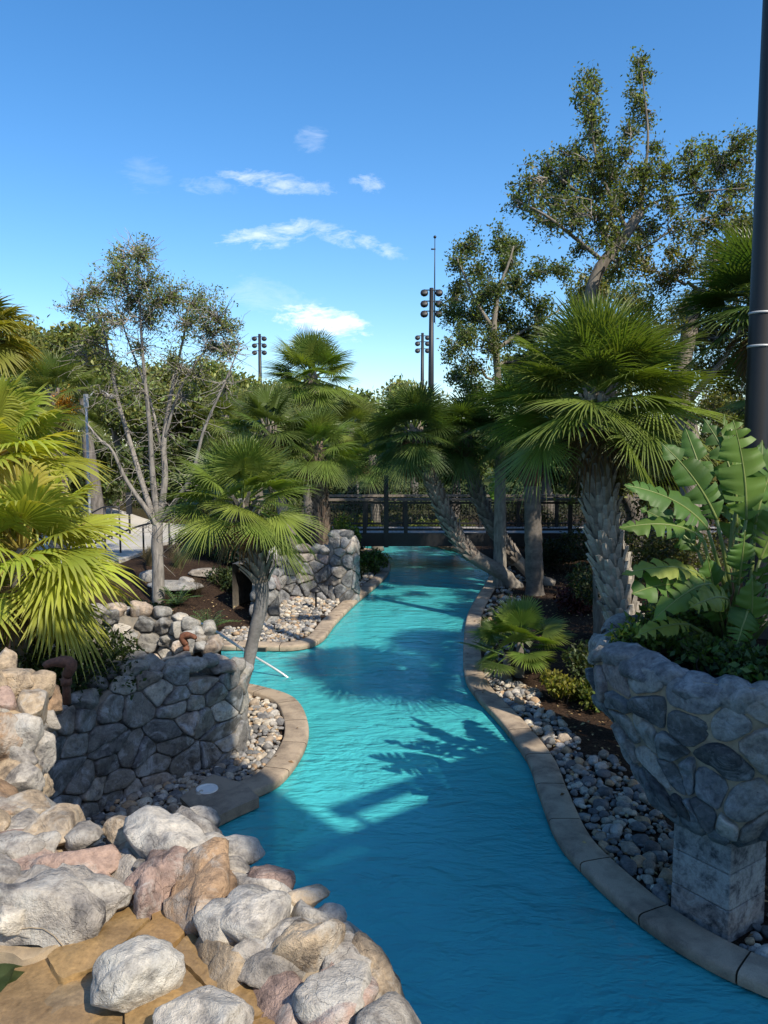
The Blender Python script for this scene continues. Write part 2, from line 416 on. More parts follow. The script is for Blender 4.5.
def hz(x, y): return float(hz_arr(np.array([[x, y]]))[0])

def flat_poly(mb, P, z, c=(1,1,1)):
    tri = tessellate_polygon([[Vector((p[0], p[1], 0)) for p in P]])
    V = np.concatenate([P[:,:2], np.full((len(P),1), z)], 1)
    T = np.array(tri)
    a = V[T[:,1]]-V[T[:,0]]; b = V[T[:,2]]-V[T[:,0]]
    neg = (a[:,0]*b[:,1]-a[:,1]*b[:,0]) < 0
    T[neg] = T[neg][:, ::-1]
    mb.add(V, T, c)

def build_ground():
    xs = np.unique(np.round(np.concatenate([-np.geomspace(11,900,22)[::-1], np.arange(-11,10.01,.2), np.geomspace(10,900,22)]), 3))
    ys = np.unique(np.round(np.concatenate([[-300,-120,-50,-20,-9], np.arange(-6.2,34.01,.2), np.geomspace(34,1500,26)]), 3))
    X, Y = np.meshgrid(xs, ys, indexing='ij')
    P = np.stack([X.ravel(), Y.ravel()], 1)
    near = (P[:,1] < 45) & (abs(P[:,0]) < 30)
    h = np.full(len(P), .0); h[near] = hz_arr(P[near]); 
    q = P[~near]; h[~near] = .08+.45*smooth01((q[:,1]-10)/6)+.35*smooth01((-q[:,0]-3)/3)*smooth01((q[:,1]-15)/6)+.25*smooth01((q[:,1]-24)/8)
    g = np.array([noise.noise(Vector((a*.9, b*.9, 3))) for a, b in P])*.05*near
    ins = np.zeros(len(P), bool); ins[near] = inside(river, P[near])
    dd = np.full(len(P), 9.); dd[near] = dist_to(allbank, P[near])
    h = h+g*smooth01((dd-.35)/.6)
    i, j = np.meshgrid(np.arange(len(xs)-1), np.arange(len(ys)-1), indexing='ij')
    n = len(ys); a = i*n+j
    Q = np.stack([a, a+n, a+n+1, a+1], -1).reshape(-1,4)
    drop = ins[Q].any(1)                 # the ragged edge stays hidden below the coping
    mb = MB(); mb.add(np.column_stack([P, h]), Q[~drop])
    struct('ground', mb, M['ground'])
build_ground()

def build_pool():
    mb = MB(); flat_poly(mb, river, -1.05)
    P = np.concatenate([river, river[:1]]); n = len(P)
    zs = (-1.05, -.5, .07)
    V = np.concatenate([np.column_stack([P, np.full(n, z)]) for z in zs])
    i = np.arange(n-1)
    Q = np.concatenate([np.stack([i+k*n, i+1+k*n, i+1+(k+1)*n, i+(k+1)*n], 1) for k in range(2)])
    mb.add(V, Q)
    struct('pool_floor', mb, M['pool'], smooth=False)
    w = MB(); flat_poly(w, river, 0.0); struct('water', w, M['water'], smooth=False)
build_pool()

def offset_line(L, d):
    T = np.gradient(L, axis=0); T /= np.linalg.norm(T, axis=1)[:,None]
    return L+np.stack([T[:,1], -T[:,0]], 1)*d
def coping(name, L, side, seglen=.95, width=.285):
    g = rng_(len(L)); mb = MB()
    prof = [(-.035,.02),(-.045,.06),(-.045,.10),(-.03,.118),(.0,.125),(width*.5,.128),(width-.02,.126),(width,.11),(width,-.05)]
    per = int(seglen/.12); i = 0
    while i < len(L)-2:
        j = min(i+per, len(L)-1)
        lines = [offset_line(L, side*o) for o, z in prof]
        seg = slice(i, j+1); t = g.uniform(.88, 1.08)
        rows = []
        for l, (o, z) in zip(lines, prof):
            s = l[seg].copy(); s[0] += (s[1]-s[0])*.06; s[-1] += (s[-2]-s[-1])*.06
            rows.append(np.column_stack([s, np.full(len(s), z)]))
        n = len(rows[0]); V = np.concatenate(rows); k = np.arange(n-1)
        Q = np.concatenate([np.stack([k+r*n, k+1+r*n, k+1+(r+1)*n, k+(r+1)*n], 1) for r in range(len(prof)-1)])
        if side > 0: Q = Q[:, ::-1]
        mb.add(V, Q, (t, t*.99, t*.97))
        # end caps of this stone
        for e in (0, n-1):
            ids = np.array([e+r*n for r in range(len(prof))])
            c = V[ids].mean(0); m = len(ids); kk = np.arange(m-1)
            mb.add(np.concatenate([V[ids], c[None]]), np.stack([kk, kk+1, np.full(m-1, m)], 1), (.25,.24,.22))
        i = j
    o = struct(name, mb, M['coping'])
    for p in o.data.polygons: pass
    return o
coping('kerb', RBs, 1)
coping('kerb', LBs[(LBs[:,1] > 5.0)], -1)
coping('kerb', LB2s, -1)
# widened slab of the near kerb with the round white lid and the skimmer slot below it
def kerb_slab():
    mb = MB()
    P = np.array([gp(*q, .14)[:2] for q in ((180,797),(213,774),(245,783),(259,797),(238,806),(205,822))])
    flat_poly(mb, P, .136, (.82,.82,.82))
    n = len(P); V = np.concatenate([np.column_stack([P, np.full(n, z)]) for z in (.02,.136)]); i = np.arange(n); k = (i+1)%n
    mb.add(V, np.stack([i,k,k+n,i+n],1), (.75,.75,.75))
    struct('kerb', mb, M['coping'], smooth=False)
    c = gp(207,789,.14); mb = MB()
    t = np.linspace(0, 2*math.pi, 25)[:-1]
    for r0, r1, z0, z1 in ((.125,.12,.137,.152),(.12,.098,.152,.152),(.098,.094,.152,.146),(.094,.0,.146,.149)):
        a = np.stack([c[0]+r0*np.cos(t), c[1]+r0*np.sin(t), np.full(24, z0)],1); b = np.stack([c[0]+r1*np.cos(t), c[1]+r1*np.sin(t), np.full(24, z1)],1)
        i = np.arange(24); mb.add(np.concatenate([a,b]), np.stack([i,(i+1)%24,(i+1)%24+24,i+24],1))
    single('round_cover', mb, M['white'], 'round white plastic cover set in the tan kerb beside the dark stone wall', 'cover', c)
    for px, py, w, lab in ((222,803,.30,'dark skimmer opening under the near kerb by the white lid'),(255,652,.42,'dark rectangular skimmer opening under the far kerb of the pool inlet')):
        p = gp(px, py, .05)
        i = np.argmin(np.linalg.norm(allbank-p[:2], axis=1)); tn = allbank[min(i+2,len(allbank)-1)]-allbank[i-2]; a = math.atan2(tn[1], tn[0])
        fr = thing('skimmer', lab, 'skimmer', (allbank[i][0], allbank[i][1], .035))
        nrm = np.array((-tn[1], tn[0]))/np.linalg.norm(tn)
        if not inside(river, (allbank[i]+nrm*.2)[None])[0]: nrm = -nrm
        cpos = np.array((allbank[i][0]+nrm[0]*.055, allbank[i][1]+nrm[1]*.055, .035))
        b = MB(); box(b, cpos, (w,.012,.085), a); part('opening', b, M['blackmetal'], fr, False)
        b = MB()
        for dx, dz, sx, sz in ((0,.05,w+.04,.014),(0,-.05,w+.04,.014),(-w/2-.012,0,.016,.114),(w/2+.012,0,.016,.114)):
            box(b, cpos+np.array((dx*math.cos(a), dx*math.sin(a), dz))+np.append(nrm,0)*.006, (sx,.016,sz), a)
        part('frame', b, M['timber'], fr, False)
kerb_slab()

# ------------------------------------------------------------------ masonry: irregular stones on a surface S(u, v)
def vor_cells(g, U0, U1, V0, V1, cu, cv):
    nu, nv = max(1,int((U1-U0)/cu)), max(1,int((V1-V0)/cv))
    S = []
    for j in range(nv):
        for i in range(nu):
            S.append((U0+(i+.5+(.25 if j%2 else -.25)+g.uniform(-.36,.36))*(U1-U0)/nu, V0+(j+.5+g.uniform(-.36,.36))*(V1-V0)/nv))
    S = np.array(S); keep = g.random(len(S)) > .27; S = S[keep]
    asp = cu/cv; Sa = S*np.array((1, asp))
    cells = []
    for i, s in enumerate(Sa):
        poly = [np.array(q) for q in ((U0,V0*asp),(U1,V0*asp),(U1,V1*asp),(U0,V1*asp))]
        d = np.linalg.norm(Sa-s, axis=1); nb = np.argsort(d)[1:22]
        for j in nb:
            m = (s+Sa[j])/2; nn = Sa[j]-s
            out = []
            for a, b in zip(poly, poly[1:]+poly[:1]):
                da, db = np.dot(a-m, nn), np.dot(b-m, nn)
                if da <= 0: out.append(a)
                if (da < 0) != (db < 0) and abs(da-db) > 1e-12: out.append(a+(b-a)*da/(da-db))
            poly = out
            if len(poly) < 3: break
        if len(poly) >= 3: cells.append(np.array(poly)/np.array((1, asp)))
    return cells
def round_poly(P, n=20, k=2, gap=.012, rk=.14):
    c = P.mean(0)
    Q = P
    for _ in range(k):
        nx = np.roll(Q, -1, 0); Q = np.stack([Q*(1-rk)+nx*rk, Q*rk+nx*(1-rk)], 1).reshape(-1,2)
    L = np.concatenate([Q, Q[:1]]); d = np.concatenate([[0], np.cumsum(np.linalg.norm(np.diff(L, axis=0), axis=1))])
    s = np.linspace(0, d[-1], n+1)[:-1]
    Q = np.stack([np.interp(s, d, L[:,0]), np.interp(s, d, L[:,1])], 1)
    r = np.linalg.norm(Q-c, axis=1)[:,None]
    return c, c+(Q-c)*np.clip((r-gap)/np.maximum(r,1e-6), .3, 1)
def masonry(S, U0, U1, V0, V1, cu, cv, H, palette, seed, gap=.014, keep=None, rk=.14):
    g = rng_(seed); mb = MB()
    for P in vor_cells(g, U0, U1, V0, V1, cu, cv):
        c, Q = round_poly(P, 28, 1, gap, rk)
        if keep is not None and not keep(c): continue
        base = np.array(palette[g.integers(len(palette))])*g.uniform(.7, 1.3)
        h = H*g.uniform(.55, 1.35); tilt = g.normal(size=2)*.34
        rings = ((1.0,-.4),(1.0,.25),(.975,.66),(.935,.86),(.80,.96),(.5,1.0),(.22,1.0))
        uv = np.concatenate([c+(Q-c)*f for f, _ in rings]+[c[None]])
        hh = np.concatenate([np.full(28, k*h) for _, k in rings]+[[h]])
        Pt = np.zeros((len(uv),3)); Nn = np.zeros((len(uv),3))
        for i, (u, v) in enumerate(uv): Pt[i], Nn[i] = S(u, v)
        lift = hh*(1+np.clip(((uv-c)@tilt)/max(cu,cv)*3.0, -.55, .5))
        nz = np.array([noise.fractal(Vector(p)*7.5+Vector((seed,0,0)), 1, 2, 4) for p in Pt])*.5*h
        Pt = Pt+Nn*(lift+nz*(hh > .1*h))[:,None]
        n = 28; k = np.arange(n); k2 = (k+1)%n
        Qf = np.concatenate([np.stack([k+r*n, k2+r*n, k2+(r+1)*n, k+(r+1)*n],1) for r in range(6)])
        Tf = np.stack([k+6*n, k2+6*n, np.full(n, 7*n)], 1)
        mb.add(Pt, [Qf, Tf], base)
    return mb
def surf_grid(S, U0, U1, V0, V1, nu, nv, off=0.0, amp=.012):
    mb = MB(); us, vs = np.linspace(U0,U1,nu), np.linspace(V0,V1,nv)
    V = []
    for u in us:
        for v in vs:
            p, n = S(u, v); V.append(p+n*(off+amp*noise.noise(Vector(p)*5)))
    i, j = np.meshgrid(np.arange(nu-1), np.arange(nv-1), indexing='ij'); a = i*nv+j
    mb.add(V, np.stack([a, a+nv, a+nv+1, a+1], -1).reshape(-1,4))
    return mb
def wall_surface(line, side, batter=0.0, top=None):
    L = spline(line, .04); d = np.concatenate([[0], np.cumsum(np.linalg.norm(np.diff(L, axis=0), axis=1))])
    T = np.gradient(L, axis=0); T /= np.linalg.norm(T, axis=1)[:,None]
    N = np.stack([T[:,1], -T[:,0]], 1)*side
    # smooth normals along the line
    for _ in range(6): N[1:-1] = (N[:-2]+2*N[1:-1]+N[2:])/4
    N /= np.linalg.norm(N, axis=1)[:,None]
    def S(u, v):
        x, y = np.interp(u, d, L[:,0]), np.interp(u, d, L[:,1])
        nx, ny = np.interp(u, d, N[:,0]), np.interp(u, d, N[:,1])
        bul = .05*noise.noise(Vector((u*1.1, v*1.3, 7)))
        return np.array((x+nx*(bul-batter*v), y+ny*(bul-batter*v), v)), np.array((nx, ny, batter))
    return S, d[-1]
BLUE = [(.16,.16,.16),(.23,.22,.21),(.13,.135,.14),(.28,.265,.24),(.20,.195,.185),(.27,.23,.20),(.33,.31,.28),(.19,.185,.175)]
PALE = [(.30,.29,.27),(.29,.285,.27),(.38,.36,.33),(.30,.27,.235),(.25,.25,.245),(.40,.33,.27)]
BASN = [(.085,.09,.095),(.33,.30,.27),(.11,.115,.12),(.13,.14,.155),(.17,.175,.185),(.21,.21,.205),(.24,.22,.20),(.155,.16,.17),(.23,.195,.19),(.26,.255,.245),(.19,.185,.175)]

def rim_rocks(mb, S, L, ztop, size, palette, seed, depth=0.0, z_jit=.1, sub=3, skip=0.0):
    g = rng_(seed); u = .05
    while u < L-.02:
        s = size*g.uniform(.7, 1.45)
        if g.random() > skip:
            zt = ztop(u) if callable(ztop) else ztop
            p, n = S(min(u+s/2, L), zt)
            V, T = rock(int(g.integers(1e6)), (s*1.08, s*g.uniform(.7,1.1), s*g.uniform(.55,.95)), sub, 10, .07)
            V = V@rotx(g.normal()*.25).T@rotz(math.atan2(n[1], n[0])+math.pi/2+g.normal()*.35).T
            mb.add(V+p-n*np.array((1,1,0))*(depth+g.uniform(-.03,.06))+np.array((0,0,g.uniform(-.3,1)*z_jit)), T, np.array(palette[g.integers(len(palette))])*g.uniform(.75,1.25))
        u += s*.86
def back_wall(line, side, width):
    """the rear face of a free-standing wall, a plain sheet of mortar with the top"""
    return line

# --- the dark curved grotto wall on the left
def grotto_wall():
    line = [(-3.05,5.35),(-3.3,6.3),(-3.35,7.1),(-3.12,7.9),(-2.72,8.5),(-2.25,8.95),(-1.95,9.3),(-1.82,9.7),(-1.9,10.15),(-2.2,10.45)]
    S, L = wall_surface(line, 1, .03)
    t = thing('stone_wall', 'dark curved wall of weathered grey stones behind the pebbles and round white lid', 'wall', (-2.6,8.4,.05))
    def top(u): return 1.40-.24*smooth01((u-1.4)/2.6)+.14*math.sin(u*1.9+.6)+.18*math.exp(-((u-3.1)/.5)**2)-.12*smooth01((u-4.3)/1.0)-.02
    mb = masonry(S, 0, L, .0, 1.62, .29, .20, .045, BLUE, 11, .005, keep=lambda c: c[1] < top(c[0])+.02)
    part('stone_facing', mb, M['darkstone'], t)
    r = MB(); rim_rocks(r, S, L, lambda u: top(u)+.03, .27, BLUE+PALE[:2], 12, .10, .09)
    rim_rocks(r, S, L, lambda u: top(u)+.0, .26, BLUE, 13, .30, .08)
    part('rim_stones', r, M['wallstone'], t)
    us = np.linspace(0, L, 60); n = np.array([S(u, top(u)-.06)[0] for u in us]); nn = np.array([S(u, 1.1)[1] for u in us]); nn[:,2] = 0
    core = MB(); f = n.copy(); f[:,2] = -.05; f[:,:2] += (nn*.0)[:,:2]; b = n-nn*.45; c = b.copy(); c[:,2] = -.05
    V = np.concatenate([f, n, b, c]); i = np.arange(59)
    core.add(V, np.concatenate([np.stack([i+k*60,i+1+k*60,i+1+(k+1)*60,i+(k+1)*60],1) for k in range(3)]))
    part('mortar', core, M['greymortar'], t)
grotto_wall()
def small_wall():
    line = [(-4.4,10.1),(-4.25,10.75),(-3.9,11.15),(-3.4,11.25),(-2.95,11.0),(-2.75,10.6)]
    S, L = wall_surface(line, 1, .05)
    t = thing('stone_wall', 'low curved wall capped with pale sunlit boulders behind the dark grotto wall', 'wall', (-3.4,10.9,.05))
    top = lambda u: 1.62-.12*u if u < 1.6 else 1.43-.30*(u-1.6)
    part('stone_facing', masonry(S, 0, L, .0, 1.6, .22, .2, .08, PALE+BLUE[:3], 21, .012, keep=lambda c: c[1] < top(c[0])), M['wallstone'], t)
    r = MB(); rim_rocks(r, S, L, lambda u: top(u)+.04, .27, PALE, 22, .10, .06); rim_rocks(r, S, L, lambda u: top(u)-.03, .25, PALE, 25, .28, .06)
    part('rim_boulders', r, M['wallstone'], t)
    core = surf_grid(S, 0, L, -.05, 1.5, 40, 8, 0, .02)
    us = np.linspace(0, L, 40); n = np.array([S(u, top(u)-.02)[0] for u in us]); nn = np.array([S(u, top(u))[1] for u in us]); nn[:,2] = 0
    core = MB(); f = n.copy(); f[:,2] = -.05; b = n-nn*.42; c = b.copy(); c[:,2] = -.05
    V = np.concatenate([f, n, b, c]); i = np.arange(39)
    core.add(V, np.concatenate([np.stack([i+k*40,i+1+k*40,i+1+(k+1)*40,i+(k+1)*40],1) for k in range(3)]))
    part('mortar', core, M['greymortar'], t)
small_wall()
def far_wall():
    line = [(-3.0,17.6),(-2.75,18.6),(-2.2,19.3),(-1.75,19.4),(-1.4,19.2)]
    S, L = wall_surface(line, 1, .02)
    t = thing('stone_wall', 'low shaded stone retaining wall behind the leaning palm and pebble bed', 'wall', (-2.2,19.2,.1))
    part('stone_facing', masonry(S, 0, L, .0, 1.25, .26, .22, .06, BASN, 31, .014), M['wallstone'], t)
    r = MB(); rim_rocks(r, S, L, 1.27, .3, BASN, 32, .08, .1); part('rim_stones', r, M['wallstone'], t)
    core = MB(); us = np.linspace(0, L, 30); n = np.array([S(u, 1.24)[0] for u in us]); nn = np.array([S(u, 1.2)[1] for u in us]); nn[:,2] = 0
    f = n.copy(); f[:,2] = -.05; b = n-nn*.5; c = b.copy(); c[:,2] = -.05; V = np.concatenate([f, n, b, c]); i = np.arange(29)
    core.add(V, np.concatenate([np.stack([i+k*30,i+1+k*30,i+1+(k+1)*30,i+(k+1)*30],1) for k in range(3)]))
    part('mortar', core, M['greymortar'], t)
    for (cx, cy, rr, hh, lab) in ((-1.02,19.35,.36,1.72,'round topped stone pillar at the left end of the footbridge'),(-2.62,16.9,.27,1.15,'short pillar of stacked grey stones beside the pebble bed')):
        t2 = thing('stone_pillar', lab, 'pillar', (cx, cy, .05))
        def S2(u, v, cx=cx, cy=cy, rr=rr, hh=hh):
            a = u/rr; k = 1-.25*smooth01((v-hh+.25)/.3)
            return np.array((cx+rr*k*math.cos(a), cy+rr*k*math.sin(a), v)), np.array((math.cos(a), math.sin(a), 0))
        part('stone_facing', masonry(S2, 0, 2*math.pi*rr, 0, hh, .26, .24, .05, BASN, int(rr*100), .012), M['wallstone'], t2)
        core = surf_grid(S2, 0, 2*math.pi*rr, -.05, hh, 20, 8, 0, .01)
        part('mortar', core, M['greymortar'], t2)
        r = MB(); g = rng_(int(rr*77))
        for q in range(5):
            V, T = rock(int(g.integers(1e6)), (rr*1.3, rr*1.1, .26), 3, 9)
            r.add(V@rotz(g.uniform(0,6)).T+np.array((cx+g.normal()*rr*.3, cy+g.normal()*rr*.3, hh+.0)), T, np.array(BASN[q])*1.1)
        part('cap_stones', r, M['wallstone'], t2)
far_wall()

# --- the stone basin on its pier, right
BX, BY = 3.12, 6.75
def basin():
    t = thing('stone_planter', 'tall stone planter flaring out above a square pier beside the right kerb', 'planter', (2.78, 6.15, .05))
    pc = np.array((2.80, 6.16)); pr = .262; ang0 = R_(34)
    def S(u, v):                         # u = angle, v = height
        f = smooth01((v-.88)/.9)
        a = u
        ca, sa = math.cos(a-ang0), math.sin(a-ang0)
        m = 7.0; rsq = pr/((abs(ca)**m+abs(sa)**m)**(1/m))
        rr = 1.17+.05*math.sin(3*a+1)+.13*noise.noise(Vector((math.cos(a)*1.3, math.sin(a)*1.3, v*1.2)))
        c = pc*(1-f)+np.array((BX, BY))*f
        f2 = (max(0,(v-.88))/.8); f2 = min(1, f2)**.80
        r = rsq*(1-f2)+rr*f2
        if v > 2.1: r -= (v-2.1)*.35
        return c+r*np.array((math.cos(a), math.sin(a)))
    def S3(u, v):
        u = u/1.2
        p = S(u, v); du = S(u+.02, v)-p; dv = S(u, v+.02)-p
        n = np.cross(np.array((du[0],du[1],0)), np.array((dv[0],dv[1],.02))); n /= np.linalg.norm(n)
        return np.array((p[0],p[1],v)), n
    U0, U1 = R_(110)*1.2, R_(380)*1.2
    part('stone_facing', masonry(S3, U0, U1, 0.98, 2.20, .25, .215, .045, BASN, 41, .012, rk=.2), M['wallstone'], t)
    part('mortar', surf_grid(S3, U0, U0+2*math.pi*1.2, 0.86, 2.2, 90, 26, .0, .01), M['mortar'], t)
    # edging blocks where the flare meets the pier
    e = MB(); g = rng_(5)
    S4 = lambda u, v: S3(u, v)
    for k in range(9):
        a0 = R_(150)+k*R_(27)
        uv = [(a0+R_(1), .87), (a0+R_(26), .87), (a0+R_(26), 1.04+.03*math.sin(k)), (a0+R_(1), 1.04+.03*math.sin(k+1))]
        P = np.array([[q for q in ((1-s)*(1-w)*np.array(uv[0])+s*(1-w)*np.array(uv[1])+s*w*np.array(uv[2])+(1-s)*w*np.array(uv[3]))] for s in np.linspace(0,1,7) for w in np.linspace(0,1,5)])
        V = []
        for s_i, (a, v) in enumerate(P):
            p, n = S3(a*1.2, v); ed = (s_i//5 in (0,6)) or (s_i%5 in (0,4))
            V.append(p+n*(.0 if ed else .045))
        i, j = np.meshgrid(np.arange(6), np.arange(4), indexing='ij'); q = i*5+j
        e.add(V, np.stack([q,q+5,q+6,q+1],-1).reshape(-1,4), np.array((.17,.185,.19))*g.uniform(.7,1.3))
    part('edging_blocks', e, M['wallstone'], t)
    # the pier: three courses of pale cast blocks
    p = MB(); z = -.05
    for k, hgt in enumerate((.36,.30,.26)):
        n = 8
        box(p, (pc[0], pc[1], z+hgt/2), (pr*2-(.004*k), pr*2-(.004*k), hgt-.008), ang0, ((.30,.275,.26),(.33,.33,.32),(.25,.26,.26))[k])
        z += hgt
    o = part('pier', p, M['block'], t, False)
    bv = o.modifiers.new('bevel', 'BEVEL'); bv.width = .008; bv.segments = 2
    r = MB(); 
    def ST(u, v): return S3(u, v)
    g = rng_(44); a = R_(110)
    while a < R_(400):
        s = .30*g.uniform(.75, 1.4); q, n = S3(a*1.2, 2.12); nn = np.array((n[0],n[1],0)); nn /= np.linalg.norm(nn)
        V, T = rock(int(g.integers(1e6)), (s*1.1, s*.85, s*g.uniform(.5,.75)), 3, 11, .07)
        V = V@rotz(math.atan2(nn[1], nn[0])+math.pi/2+g.normal()*.2).T
        r.add(V+q-nn*.10+np.array((0,0,g.uniform(-.02,.06))), T, np.array((BASN+PALE[:4])[g.integers(13)])*1.1)
        a += s*.8/1.3
    part('rim_stones', r, M['wallstone'], t)
    soil = MB(); th = np.linspace(0, 2*math.pi, 41)[:-1]
    V = np.concatenate([np.stack([BX+1.06*np.cos(th), BY+1.06*np.sin(th), np.full(40, 2.06)],1), [[BX,BY,2.12]]]); k = np.arange(40)
    soil.add(V, np.stack([k,(k+1)%40,np.full(40,40)],1)); part('soil', soil, M['ground'], t)
basin()
BASIN_SOIL = (BX, BY, 2.1)

# ------------------------------------------------------------------ near rockwork and the upper pool
def prism(mb, P, z0, z1, c, amp=.05, n=0):
    P = np.asarray(P); m = len(P)
    T = np.array(tessellate_polygon([[Vector((p[0],p[1],0)) for p in P]]))
    a = P[T[:,1]]-P[T[:,0]]; b = P[T[:,2]]-P[T[:,0]]; neg = a[:,0]*b[:,1]-a[:,1]*b[:,0] < 0; T[neg] = T[neg][:, ::-1]
    top = np.column_stack([P, np.full(m, z1)])
    mb.add(top, T, c)
    zs = np.linspace(z1, z0, 7); rows = [np.column_stack([P, np.full(m, z)]) for z in zs]
    V = np.concatenate(rows); i = np.arange(m); k = (i+1)%m
    mb.add(V, np.concatenate([np.stack([i+r*m,i+(r+1)*m,k+(r+1)*m,k+r*m],1) for r in range(6)]), c)
def lumpy_pad(mb, P, z0, z1, c, step=.05, amp=.06, seed=0, straight=False):
    """a solid bed of mortar: heightfield over a polygon, with rough sides"""
    if straight:
        L = np.concatenate([P, P[:1]]); d = np.concatenate([[0], np.cumsum(np.linalg.norm(np.diff(L, axis=0), axis=1))]); q = np.arange(0, d[-1]-.02, .04)
        P = np.stack([np.interp(q, d, L[:,0]), np.interp(q, d, L[:,1])], 1)
    else: P = spline(np.concatenate([P, P[:1]]), .045)[:-1]
    lo, hi = P.min(0), P.max(0)
    gx, gy = np.arange(lo[0], hi[0], step), np.arange(lo[1], hi[1], step)
    G = np.array([(x,y) for x in gx for y in gy]); G = G[inside(P, G)]
    d = dist_to(P, G); G = G[d > step*.8]
    A = np.concatenate([P, G])
    from mathutils.geometry import delaunay_2d_cdt
    vs, _, fs, *_ = delaunay_2d_cdt([Vector(p) for p in A], [(i, (i+1)%len(P)) for i in range(len(P))], [], 1, 1e-5)
    A = np.array([v[:] for v in vs]); d = dist_to(P, A)
    z = z1-.035*(1-smooth01(d/.16))+amp*np.array([noise.fractal(Vector((x*4, y*4, seed)), 1, 2, 3) for x, y in A])
    T = np.array([f for f in fs if len(f) == 3])
    mb.add(np.column_stack([A, z]), T, c)
    m = len(P); rows = []
    zt = np.array([z[np.argmin(((A-p)**2).sum(1))] for p in P])
    for f in np.linspace(0, 1, 12):
        zz = zt*(1-f)+z0*f; o = np.array([noise.fractal(Vector((p[0]*3,p[1]*3,q*3+seed)),1,2,3) for p, q in zip(P, zz)])*.06*min(1,f*6)
        c0 = P.mean(0); dd = P-c0; dd /= np.linalg.norm(dd,axis=1)[:,None]
        rows.append(np.column_stack([P+dd*o[:,None], zz]))
    V = np.concatenate(rows); i = np.arange(m); k = (i+1)%m
    mb.add(V, np.concatenate([np.stack([i+r*m,i+(r+1)*m,k+(r+1)*m,k+r*m],1) for r in range(11)]), c)
def pxpoly(pts, z): return np.array([gp(px, py, z)[:2] for px, py in pts])

